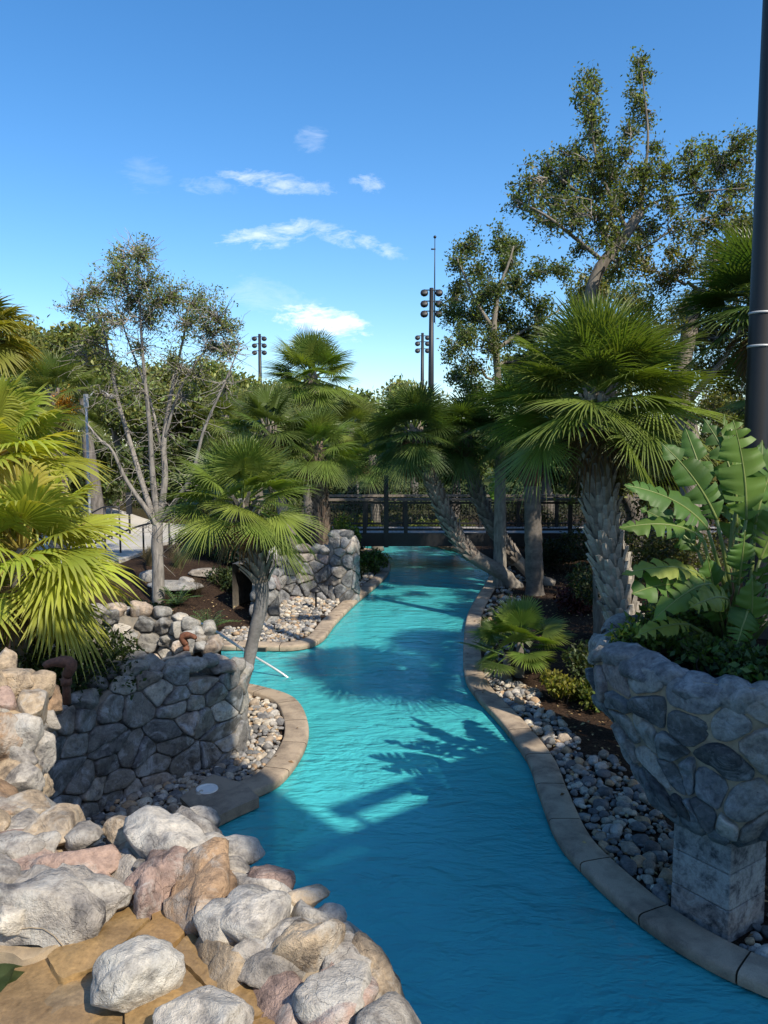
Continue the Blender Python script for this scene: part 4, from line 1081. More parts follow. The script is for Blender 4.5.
# ------------------------------------------------------------------ footbridge
def footbridge():
    Y0, Y1, X0, X1, Z = 24.6, 26.6, -2.0, 11.6, 1.16
    t = thing('footbridge', 'dark timber footbridge with black mesh railings crossing the blue river', 'bridge', ((X0+X1)/2, (Y0+Y1)/2, Z))
    g = rng_(2)
    d = MB(); x = X0
    while x < X1: box(d, (x+.07, (Y0+Y1)/2, Z-.02), (.135, Y1-Y0, .045), 0, np.ones(3)*g.uniform(.75,1.2)); x += .142
    part('deck', d, M['deck'], t, False)
    b = MB()
    for y in (Y0-.03, Y1+.03): box(b, ((X0+X1)/2, y, Z-.20), (X1-X0, .12, .42))
    part('beam', b, M['blackmetal'], t, False)
    for y in (Y0+.03, Y1-.03):
        r = MB()
        box(r, ((X0+X1)/2, y, Z+1.08), (X1-X0, .15, .07), 0, (1,1,1)); part('handrail', r, M['timber'], t, False)
        r = MB()
        for z in (.98, .12): box(r, ((X0+X1)/2, y, Z+z), (X1-X0, .05, .07))
        part('rail', r, M['blackmetal'], t, False)
        r = MB(); x = X0+.05
        while x < X1: box(r, (x, y, Z+.55), (.008,.008,.84)); x += .10
        for z in np.arange(.2, .98, .10): box(r, ((X0+X1)/2, y+.0085, Z+z), (X1-X0, .006, .006))
        part('mesh_panel', r, M['blackmetal'], t, False)
        k = 0; x = X0+.06
        while x < X1:
            r = MB(); box(r, (x, y, Z+.42), (.12, .12, 1.28))
            part('post', r, M['blackmetal'], t, False); x += 1.32; k += 1
    # one doubled post carries a lamp standard
    r = MB(); box(r, (.07, Y0-.14, Z+.72), (.15,.15,2.3)); part('tall_post', r, M['blackmetal'], t, False)
    for sx in (-1.7, 4.2, 8.6):
        r = MB(); box(r, (sx, (Y0+Y1)/2, .38), (.35, 1.6, 1.0)); part('pier', r, M['timber'], t, False)
footbridge()

def floodlight(px, ytop, ybot, Y, rows, label, rod=None):
    top = at(px, ytop, Y); k = ppx(top)[2]/F
    t = thing('floodlight_mast', label, 'floodlight', (top[0], Y, .9), 'floodlight masts beyond the trees')
    b = MB(); tube(b, [(top[0], Y, .5), (top[0], Y, top[2]*.6), (top[0], Y, top[2])], (.28,.22,.16), 10); part('mast', b, M['darkpole'], t)
    for yy in rows:
        z = at(px, yy, Y)[2]
        b = MB(); tube(b, [(top[0]-.62, Y-.12, z+.12), (top[0]+.62, Y-.12, z+.12)], .045, 6); part('crossarm', b, M['darkpole'], t)
        for s in (-1, 1):
            b = MB(); V, T = ico(2); W = V*np.array((.31,.30,.27)); W[:,1] = np.maximum(W[:,1], -.16)
            b.add(W@rotx(-.45).T+np.array((top[0]+s*.56, Y-.25, z-.12)), T); tube(b, [(top[0]+s*.56, Y-.15, z+.12), (top[0]+s*.56, Y-.2, z-.05)], .05, 6)
            part('lamp_head', b, M['darkpole'], t)
    if rod:
        q = at(px+3.4, rod, Y); b = MB(); tube(b, [(top[0]+.25, Y, top[2]-2.6), (q[0], Y, top[2]+1), (q[0], Y, q[2])], (.06,.05,.03), 6)
        box(b, (q[0]-.12, Y, q[2]-.9), (.34,.05,.10)); V, T = ico(2); b.add(V*.12+np.array((q[0],Y,q[2])), T); part('lightning_rod', b, M['darkpole'], t)
floodlight(431.5, 288, 480, 60, (292,303,313), 'tallest floodlight mast with a thin rod rising above its lamps', 237)
floodlight(422.5, 333, 480, 88, (337,343,350), 'smaller floodlight mast half hidden just left of the tallest one')
floodlight(259.5, 334, 480, 90, (338,345,352), 'distant floodlight mast between the bare tree and the round palm')

def big_pole():
    p = at(756, 440, 8.4)
    t = thing('lamp_pole', 'thick dark painted steel pole rising out of view at the right edge', 'pole', (p[0], p[1], .1))
    b = MB(); z = np.linspace(.0, 11, 12); tube(b, np.column_stack([np.full(12,p[0]), np.full(12,p[1]), z]), np.linspace(.135,.105,12), 24); part('shaft', b, M['darkpole'], t)
    b = MB(); tube(b, [(p[0],p[1],.0),(p[0],p[1],.06)], .24, 24); tube(b, [(p[0],p[1],.06),(p[0],p[1],.35)], (.18,.16), 24); part('base_flange', b, M['darkpole'], t)
    for z in (5.05, 5.4):
        b = MB(); tube(b, [(p[0],p[1],z-.012),(p[0],p[1],z+.012)], .130, 24); part('strap', b, M['galv'], t)
    b = MB(); tube(b, [(p[0],p[1],10.9),(p[0]+.6,p[1],11.3),(p[0]+1.4,p[1],11.4)], .06, 8); box(b, (p[0]+1.6,p[1],11.38), (.7,.35,.14)); part('lamp_arm', b, M['darkpole'], t)
big_pole()
def street_lamp():
    a = at(86, 400, 20); h = hz(a[0], 20)
    t = thing('street_lamp', 'slim grey street lamp with a short arm standing behind the yellow fan palm', 'street lamp', (a[0], 20, h))
    b = MB(); tube(b, [(a[0],20,h-.1),(a[0],20,2.5),(a[0],20,a[2])], (.04,.034,.028), 10); part('shaft', b, M['galv'], t)
    b = MB(); box(b, (a[0],20,a[2]-.02), (.10,.08,.34)); part('junction_box', b, M['galv'], t, False)
    b = MB(); q = [at(88,399,20), at(94,392,20), at(102,391,20), at(110,396,20)]; tube(b, spline(q, .05), .02, 6); part('arm', b, M['galv'], t)
    b = MB(); V, T = ico(2); b.add(V*np.array((.16,.1,.05))+at(111,397,20), T); part('lamp_head', b, M['galv'], t)
street_lamp()

# ------------------------------------------------------------------ path with its handrails
def path():
    P = np.array([gp(*q, .95)[:2] for q in ((20,562),(100,562),(134,556),(168,541),(232,534),(262,527),(230,518),(150,513),(20,510))])
    P = spline(np.concatenate([P, P[:1]]), .5)[:-1]
    lo, hi = P.min(0), P.max(0); G = np.array([(x,y) for x in np.arange(lo[0],hi[0],.5) for y in np.arange(lo[1],hi[1],.5)]); G = G[inside(P, G)]; G = G[dist_to(np.concatenate([P,P]), G) > .3]
    from mathutils.geometry import delaunay_2d_cdt
    A = np.concatenate([P, G]); vs, _, fs, *_ = delaunay_2d_cdt([Vector(p) for p in A], [(i,(i+1)%len(P)) for i in range(len(P))], [], 1, 1e-5)
    A = np.array([v[:] for v in vs]); mb = MB(); mb.add(np.column_stack([A, hz_arr(A)+.09]), np.array([f for f in fs if len(f) == 3]))
    n = len(P); h = hz_arr(P)+.09; V = np.concatenate([np.column_stack([P,h]), np.column_stack([P,h-.3])]); i = np.arange(n); k = (i+1)%n; mb.add(V, np.stack([i,i+n,k+n,k],1), (.9,.9,.9))
    struct('path', mb, M['path'], smooth=False)
path()
def handrail(label, top, posts):
    t = thing('handrail', label, 'handrail', posts[0][1]); b = MB()
    tube(b, spline(top, .2), .028, 8); part('rail', b, M['blackmetal'], t)
    for a, c in posts:
        b = MB(); tube(b, [a, c], .028, 8); part('post', b, M['blackmetal'], t)
def rails():
    for label, Y, tops, posts in (('black handrail sloping down at the near edge of the pale path', 21.5, ((92,545),(105,538),(120,533),(143,525),(169,520)), ((105,538,575),(120,533,566),(143,525,552),(169,520,545))),
                                  ('black level handrail at the far side of the pale path by the hedge', 27.5, ((92,513),(104,507),(119,507)), ((104,508,536),(111,507,534),(119,507,534)))):
        tp = [at(x, y, Y) for x, y in tops]; ps = []
        for x, y0, y1 in posts:
            a = at(x, y0, Y); ps.append((a, (a[0], a[1], hz(a[0], a[1])-.05)))
        handrail(label, tp, ps)
    a, b = at(203,624,13.4), at(288,678,13.0)
    t = thing('pool_rail', 'thin stainless steel grab rail sloping into the pool inlet behind the curved palm trunk', 'handrail', (a[0], a[1], .1))
    m = MB(); tube(m, spline([(a[0]-.12,a[1],.1),(a[0]-.1,a[1],a[2]-.15),a,(a+b)/2,b,b+np.array((.25,0,-.35))], .06), .022, 10); part('rail', m, M['steel'], t)
    m = MB(); tube(m, [(a[0]-.12,a[1],.12),(a[0]-.12,a[1],.16)], .05, 12); part('flange', m, M['steel'], t)
    c = at(129, 502, 30); h = hz(c[0], 30)
    t = thing('sign_post', 'small black box on a post at the far edge of the path', 'sign post', (c[0], 30, h))
    m = MB(); box(m, (c[0],30,c[2]-.05), (.2,.12,.85)); part('box', m, M['blackmetal'], t, False)
    m = MB(); tube(m, [(c[0],30,h-.1),(c[0],30,c[2])], .04, 6); part('post', m, M['blackmetal'], t)
    c = gp(316, 609, .1); t = thing('path_light', 'small black mushroom path light standing in the far pebble bed', 'path light', c)
    m = MB(); tube(m, [c, c+np.array((0,0,.45))], .025, 8); part('post', m, M['blackmetal'], t)
    m = MB(); tube(m, [c+np.array((0,0,.42)), c+np.array((0,0,.46)), c+np.array((0,0,.53))], (.15,.14,.02), 14); part('cap', m, M['blackmetal'], t)
    c = at(364-0, 560, 20); 
rails()
def spout(label, px, py, Y, s, flip):
    c = at(px, py, Y); t = thing('water_spout', label, 'water spout', c-np.array((0,0,.5)))
    b = MB(); tube(b, [c-np.array((0,0,.3)), c-np.array((0,0,.15)), c], .075*s, 12); tube(b, [c-np.array((0,0,.12)), c-np.array((0,0,.06))], .1*s, 12); part('pipe', b, M['rust'], t)
    q = spline([c+np.array((0,0,-.04)), c+np.array((.10*s*flip,0,.12*s)), c+np.array((.0,0,.19*s)), c+np.array((-.22*s*flip,-.05,.20*s)), c+np.array((-.34*s*flip,-.08,.15*s))], .03)
    n = len(q); b = MB(); tube(b, q, np.interp(np.linspace(0,1,n), (0,.3,.55,.75,.9,1), np.array((.09,.12,.115,.08,.075,.05))*s), 12); part('nozzle', b, M['rust'], t)
spout('rusty iron water spout with a hooked head in front of the dark hedge', 66, 672, 6.9, .5, 1)
spout('small rusty iron spout between the dark grotto wall and the low pale wall', 186, 642, 9.9, .45, -1)

# ------------------------------------------------------------------ palms
def path_px(pts, Y): return [at(x, y, Y if np.isscalar(Y) else Y[i]) for i, (x, y) in enumerate(pts)]
GRN, DGRN, OLV = (.14,.20,.036), (.08,.13,.03), (.17,.205,.042)
YEL = (.29,.37,.05)
def ground_pt(p): return np.array((p[0], p[1], hz(p[0], p[1])-.08))
def palms():
    b = at(636, 700, 9.9); st = [ground_pt((b[0]+.15, 9.9))]+path_px([(630,660),(617,590),(604,530),(598,460),(598,392)], 9.9)
    palm('cabbage_palm', 'big shaggy palm with criss-cross bark leaning beside the stone planter', None, st, .215, .17,
         dict(n=58, pet=.66, Rr=.95, el0=86, el1=-34, col_=GRN, var=.22, nseg=56, droop=0.081, tipdroop=0.231, tipcol=(.14,.17,.05), fold=.5, sag=.15), .12, 501, 10, boot_kw=dict(step=.10, nper=8, length=.24, out=.075, c1=(.34,.31,.265), c2=(.20,.17,.135)))
    st = [np.array((-2.34,11.75,.0))]+path_px([(246,672),(254,635),(262,600),(258,565),(246,532),(243,498)], (11.8,11.85,11.9,11.95,12,12))
    palm('cabbage_palm', 'palm with a bare curved grey trunk beside the dark grotto wall', None, st, .105, .10,
         dict(n=36, pet=.62, Rr=.78, el0=85, el1=-38, col_=GRN, var=.2, nseg=48, droop=0.090, tipdroop=0.303, tipcol=(.12,.15,.04), fold=.5), .60, 502, 6, barkc=(.15,.145,.14), boot_kw=dict(step=.085, nper=6, length=.30, out=.17, c1=(.30,.27,.23), c2=(.17,.14,.11)))
    st = [ground_pt((-2.2,20.0))]+path_px([(302,580),(293,545),(284,515),(276,470),(268,425)], 20)
    palm('cabbage_palm', 'palm with a smooth leaning trunk in front of the low stone retaining wall', None, st, .16, .14,
         dict(n=30, pet=.65, Rr=.85, el0=80, el1=-40, col_=DGRN, var=.25, nseg=40, droop=0.090, tipdroop=0.275, tipcol=(.09,.11,.035)), .75, 503, 6)
    st = [ground_pt((-1.55,20.2))]+path_px([(323,570),(322,530),(320,495),(316,448)], 20.2)
    palm('cabbage_palm', 'palm with a rough brown trunk beside the round topped stone pillar', None, st, .2, .17,
         dict(n=34, pet=.68, Rr=.88, el0=82, el1=-38, col_=GRN, var=.25, nseg=40, droop=0.090, tipdroop=0.275, tipcol=(.11,.14,.04)), .25, 504, 8, boot_kw=dict(step=.12, nper=7, length=.26, out=.09, c1=(.20,.15,.11), c2=(.11,.08,.06)))
    st = [ground_pt((-2.9,30))]+path_px([(309,470),(309,425),(311,374)], 30)
    palm('cabbage_palm', 'round headed palm standing clear against the sky in the middle', None, st, .25, .22,
         dict(n=46, pet=1.0, Rr=1.25, el0=85, el1=-38, col_=GRN, var=.2, nseg=42, droop=0.068, tipdroop=0.220, tipcol=(.12,.15,.04)), .5, 505, 0, boot_kw=dict(step=.14, nper=7, length=.3, out=.1))
    for i, (x, y, Y, lab, c) in enumerate(((350,428,31,'low palm in the middle just right of the round headed palm',OLV),(255,432,30,'palm head just left of the round headed palm below the far mast',OLV),(372,455,29,'dark palm behind the left half of the footbridge railing',DGRN),(225,415,34,'pale palm showing through the bare twigs left of centre',OLV))):
        p = at(x, y, Y); st = [ground_pt((p[0]+.2, Y)), (p[0]+.1, Y, 2.0), p]
        palm('cabbage_palm', lab, None, st, .2, .17, dict(n=30, pet=.75, Rr=1.0, el0=84, el1=-45, col_=c, var=.25, nseg=36, droop=0.081, tipdroop=0.248, tipcol=(.12,.14,.04)), None, 510+i, 8)
    # leaning trunks over the far bend
    st = [ground_pt((3.62,21.0))]+path_px([(503,574),(470,553),(448,520),(430,475),(414,428)], (20.9,20.8,20.8,20.8,20.8))
    palm('cabbage_palm', 'palm whose rough trunk leans far left over the river bend before the bridge', None, st, .2, .17,
         dict(n=42, pet=.72, Rr=1.0, el0=82, el1=-40, col_=DGRN, var=.25, nseg=42, droop=0.113, tipdroop=0.303, tipcol=(.07,.10,.03)), .3, 521, 12, boot_kw=dict(step=.12, nper=7, length=.26, out=.08, c1=(.24,.21,.175), c2=(.13,.10,.08)))
    st = [ground_pt((4.7,21.4))]+path_px([(530,573),(505,545),(485,512),(472,475),(463,432)], 21.4)
    palm('cabbage_palm', 'second leaning palm between the river bend and the straight dark trunk', None, st, .18, .15,
         dict(n=34, pet=.68, Rr=.92, el0=75, el1=-40, col_=DGRN, var=.25, nseg=40, droop=0.126, tipdroop=0.303), .25, 522, 12, boot_kw=dict(step=.13, nper=6, length=.26, out=.09, c1=(.22,.19,.16), c2=(.12,.10,.08)))
    st = [ground_pt((3.95,19.9))]+path_px([(534,560),(533,525),(532,490),(527,412)], 19.8)
    palm('cabbage_palm', 'palm with a straight dark trunk and brown skirt right of the river bend', None, st, .23, .2,
         dict(n=40, pet=.75, Rr=1.05, el0=80, el1=-40, col_=DGRN, var=.22, nseg=42, droop=0.113, tipdroop=0.275), .62, 523, 18, boot_kw=dict(step=.12, nper=8, length=.34, out=.14, c1=(.15,.09,.05), c2=(.08,.05,.03)), barkc=(.12,.105,.09))
    p = at(768, 300, 10.6); st = [ground_pt((p[0]+.1,10.6)), (p[0]+.05,10.6,3), p]
    palm('cabbage_palm', 'dark palm whose fronds hang behind the thick pole at the right edge', None, st, .22, .18,
         dict(n=40, pet=.62, Rr=.85, el0=82, el1=-40, col_=DGRN, var=.25, nseg=42, droop=0.090, tipdroop=0.248, tipcol=(.08,.10,.03)), None, 524, 10)
    # yellow-green fan palms at the left edge
    for i, (x, y, Y, n, lab, el1) in enumerate(((22,548,8.3,36,'yellow green fan palm spreading above the dark hedge at the left',-50),(-12,455,9.0,32,'taller yellow fan palm at the left edge behind the lower one',-40))):
        p = at(x, y, Y); st = [ground_pt((p[0]-.1, Y)), (p[0]-.05, Y, p[2]*.6), p]
        palm('fan_palm', lab, None, st, .13, .11, dict(n=n, pet=.58, Rr=.72, el0=78, el1=el1, col_=YEL, var=.25, nseg=38, spread=R_(122), droop=0.099, tipdroop=0.495, tipcol=(.40,.40,.09), split=.58, fold=.42, yellow=.05, petcol=(.36,.31,.07)), None, 530+i, 9, 'yellow_palm')
    p = at(-22, 330, 16); st = [ground_pt((p[0],16)), (p[0],16,3), p]
    palm('fan_palm', 'tall palm at the left edge with only fringed frond ends in view', None, st, .22, .18, dict(n=28, pet=.55, Rr=.75, el0=70, el1=-40, col_=(.16,.19,.03), var=.2, nseg=36, droop=0.090, tipdroop=0.495, tipcol=(.28,.25,.06), split=.58), None, 533, 0, 'yellow_palm')
    p = at(56, 392, 22); st = [ground_pt((p[0]-.1,22)), (p[0]-.05,22,3), p]
    t = palm('fan_palm', 'tall palm with a checkered trunk and an orange flower cluster behind the bare tree', None, st, .24, .2, dict(n=30, pet=.8, Rr=.95, el0=80, el1=-45, col_=(.11,.15,.03), var=.25, nseg=42, droop=0.090, tipdroop=0.385, tipcol=(.2,.2,.06)), .35, 534, 10, boot_kw=dict(step=.14, nper=7, length=.28, out=.09, c1=(.40,.35,.29), c2=(.14,.09,.06)))
    g = rng_(6); b = MB(); c = at(65, 406, 21.7)
    for _ in range(40): tube(b, wiggle(g, p-np.array((0,0,.1)), c+g.normal(size=3)*np.array((.14,.1,.2)), 5, .3), np.linspace(.02,.008,5), 4, (.45,.24,.03), cap=False)
    b.add(*leaf_cards(g, c+g.normal(size=(500,3))*np.array((.16,.12,.22)), .07, .5, (.55,.28,.03), .2)); part('blossoms', b, M['grass'], t)
    # young fan palms in the beds
    for i, (x, y, Y, n, R0, lab, c) in enumerate(((520,640,12.9,18,.52,'young bright green fan palm by the right kerb',(.12,.19,.03)),(507,655,12.6,9,.42,'smaller fan palm in front of the bright one on the right bank',(.075,.13,.025)))):
        p = at(x, y, Y); st = [ground_pt((p[0],Y)), p-np.array((0,0,.12)), p]
        palm('fan_palm', lab, None, st, .07, .06, dict(n=n, pet=.42, Rr=R0, el0=75, el1=-15, col_=c, var=.2, nseg=36, spread=R_(105), droop=0.068, tipdroop=0.165, tipcol=(.2,.25,.05), split=.6), None, 540+i, 0)
    for i, (x, y, Y, lab) in enumerate(((208,606,16,'low green palmetto fern in the dark mulch left of the curved trunk'),(176,590,17.5,'dim green fern at the foot of the bare tree'))):
        p = at(x, y, Y); c = ground_pt(p); g = rng_(550+i); b = MB()
        for k in range(16):
            a = k*2.4; e = R_(g.uniform(20,70)); L = .75*g.uniform(.8,1.1); s = np.linspace(0,1,9)
            q = c[None]+np.stack([math.cos(a)*math.cos(e)*s*L, math.sin(a)*math.cos(e)*s*L, .08+math.sin(e)*s*L-.35*s**2*L],1)
            tube(b, q, .008, 4, (.08,.12,.03), cap=False)
            for j in range(1,9):
                for sd in (-1,1):
                    dr = np.array((-math.sin(a)*sd, math.cos(a)*sd, .15))*.17*(1-.55*s[j])*L/.75; fw = np.array((math.cos(a), math.sin(a), 0))*.05
                    b.add([q[j]-fw*.5, q[j]+dr*.5-fw*.35+fw*.3, q[j]+dr+fw, q[j]+dr*.5+fw*.7], [[0,1,2,3]], np.array((.07,.13,.025))*g.uniform(.8,1.3))
        single('fern', b, M['palm'], lab, 'fern', c)
palms()

# ------------------------------------------------------------------ the paddle-leaved plant in the stone planter
def paddle(mb, pm, g, root, b, tip, W, face, col_, sagk=.0, tear=.42):
    root, b, tip = map(lambda v: np.asarray(v, float), (root, b, tip)); n = 22
    P = spline([root, root*.5+b*.5+np.array((0,0,-.03)), b], n=7); tube(pm, P, np.linspace(.028,.014,7), 7, (.17,.22,.06))
    d0 = (b-P[-2]); d0 /= np.linalg.norm(d0); L = np.linalg.norm(tip-b); t = np.linspace(0,1,n)
    m = b+d0*L*.5; mid = ((1-t)**2)[:,None]*b+(2*t*(1-t))[:,None]*(m*.55+(b+tip)/2*.45)+(t**2)[:,None]*tip
    mid[:,2] -= sagk*t**2*L
    tube(pm, mid, np.linspace(.013,.004,n), 6, (.22,.27,.08))
    T = np.gradient(mid, axis=0); T /= np.linalg.norm(T,axis=1)[:,None]
    lat = np.cross(T, np.asarray(face, float)); lat /= np.linalg.norm(lat,axis=1)[:,None]; nn = np.cross(lat, T)
    w = 1.35*W*np.sin(np.pi*np.clip(t*.96+.03,0,1)**.80)**.62
    for s in (-1,1):
        i = 0; tears = sorted(set([0,n-1]+[int(q) for q in g.integers(2,n-2,int(tear*12))]))
        for a, c in zip(tears[:-1], tears[1:]):
            rot = g.normal()*.10; k = np.arange(a, c+1); V = []
            for q in k:
                e = 0.0
                if len(k) > 2: e = (.5-(q-a)/(c-a))*.045*min(1,(c-a)/4)
                for f in (0,.35,.7,1.0):
                    wav = .018*math.sin(q*2.1+s)*f
                    V.append(mid[q]+lat[q]*s*w[q]*f+T[q]*(e*f*2+.28*w[q]*f*f*0.6)+nn[q]*(w[q]*(.30*f-.42*f*f)+wav+rot*w[q]*f))
            i, j = np.meshgrid(np.arange(len(k)-1), np.arange(3), indexing='ij'); qd = i*4+j
            mb.add(V, np.stack([qd,qd+1,qd+5,qd+4],-1).reshape(-1,4), np.asarray(col_)*g.uniform(.88,1.14))
def bird_plant():
    g = rng_(71); root = at(732, 640, 7.15); root[2] = 2.1
    t = thing('bird_of_paradise_plant', 'large plant with torn paddle leaves growing out of the stone planter', 'plant', root)
    lv, st = MB(), MB()
    A, B_, C_ = (.075,.15,.032), (.12,.20,.04), (.25,.29,.06)
    S = [((737,528),(724,414),7.3,7.4,.085,(.5,-.9,.1),B_,0),((746,520),(733,420),7.0,7.0,.155,(-.1,-1,.1),B_,0),((737,503),(703,418),7.2,7.5,.10,(-.3,-.8,.6),A,0),
         ((717,520),(660,440),7.0,7.1,.11,(-.5,-.6,.75),A,.02),((708,530),(624,480),6.9,6.8,.13,(-.2,-.6,.9),A,.05),((704,541),(619,523),6.8,6.7,.13,(-.1,-.5,.95),B_,.06),
         ((703,578),(622,570),6.7,6.5,.11,(-.1,-.5,.95),C_,.05),((708,600),(632,582),6.9,6.4,.15,(-.2,-.9,.5),A,.10),((718,600),(706,560),6.7,6.5,.0,(0,-1,.4),A,0),
         ((722,622),(707,556),6.9,6.7,.12,(.2,-.95,.1),A,-.0),((690,625),(634,634),6.6,6.4,.07,(0,-.6,.9),C_,.05),((748,600),(775,545),7.0,6.6,.11,(.2,-.8,.5),A,.05),
         ((760,560),(800,480),7.2,7.1,.13,(.3,-.8,.4),B_,.02),((752,540),(762,440),7.4,7.7,.12,(.2,-.9,.2),A,.0),((745,640),(752,575),6.6,6.45,.13,(.1,-.9,.3),B_,.0),((770,620),(830,590),6.9,6.6,.13,(.1,-.6,.8),A,.1),
         ((748,610),(735,650),6.5,6.3,.10,(0,-.8,.5),A,.02),((765,590),(800,640),6.6,6.4,.12,(0,-.7,.7),B_,.06),((730,540),(742,455),7.6,8.0,.13,(.1,-.9,.3),B_,.02),((712,505),(684,425),7.5,7.9,.09,(-.3,-.8,.5),A,.0),((698,552),(640,505),7.3,7.5,.11,(-.2,-.7,.7),A,.05),((712,585),(652,612),6.6,6.35,.10,(-.2,-.8,.6),B_,.12),((728,600),(690,598),6.5,6.2,.09,(0,-.9,.4),C_,.15),((755,525),(790,430),7.3,7.5,.12,(.4,-.8,.3),A,.02),((738,585),(745,530),6.7,6.6,.10,(.2,-.9,.3),A,.0)]
    for (b, tp, Yb, Yt, W, fc, c, sg) in S:
        if W == 0: continue
        paddle(lv, st, g, root+g.normal(size=3)*np.array((.09,.08,.03)), at(*b, Yb), at(*tp, Yt), W, fc, c, sg)
    part('leaves', lv, M['bigleaf'], t); part('stalks', st, M['palm'], t)
    # a few dry sheaths at the base
    d = MB()
    for k in range(26):
        a = g.uniform(0,6.28); q = wiggle(g, root+np.array((math.cos(a)*.08,math.sin(a)*.08,0)), root+np.array((math.cos(a)*g.uniform(.1,.35),math.sin(a)*g.uniform(.1,.35),g.uniform(.25,.8))), 5, .2)
        tube(d, q, np.linspace(.03,.006,5), 5, np.array((.16,.09,.05))*g.uniform(.6,1.4), cap=False)
    part('dry_sheaths', d, M['bark'], t)
    for k, (dx, dy, rx, rz, c, n, lab) in enumerate(((-.62,.10,.42,.20,(.10,.15,.03),1500,'yellow green ground cover spilling at the left rim of the stone planter'),(.05,-.62,.48,.17,(.045,.085,.022),1800,'dark green low plant along the front rim of the stone planter'),(-.25,.62,.55,.26,(.07,.11,.028),1800,'leafy green plant at the back of the stone planter'),(.62,-.35,.45,.20,(.12,.16,.03),1400,'bright low plant at the right side of the stone planter'),(-.35,-.38,.34,.15,(.06,.10,.025),1000,'small green filler plant between rim stones and paddle leaves'))):
        blob_bush('planter_plant', lab, (BX+dx, BY+dy, 2.10+rz*.7), (rx, rx*.8, rz), 840+k, n, .075, c, 'plant')
    # a single bright paddle leaf by the bridge
    r = at(498, 545, 22.5); r[2] = .5; t = thing('banana_sprout', 'single bright upright paddle leaf in front of the bridge railing', 'plant', r); lv, st = MB(), MB()
    paddle(lv, st, g, r, at(496,502,22.5), at(495,474,22.5), .16, (.3,-.9,.2), (.12,.22,.03)); part('leaves', lv, M['bigleaf'], t); part('stalks', st, M['palm'], t)
bird_plant()

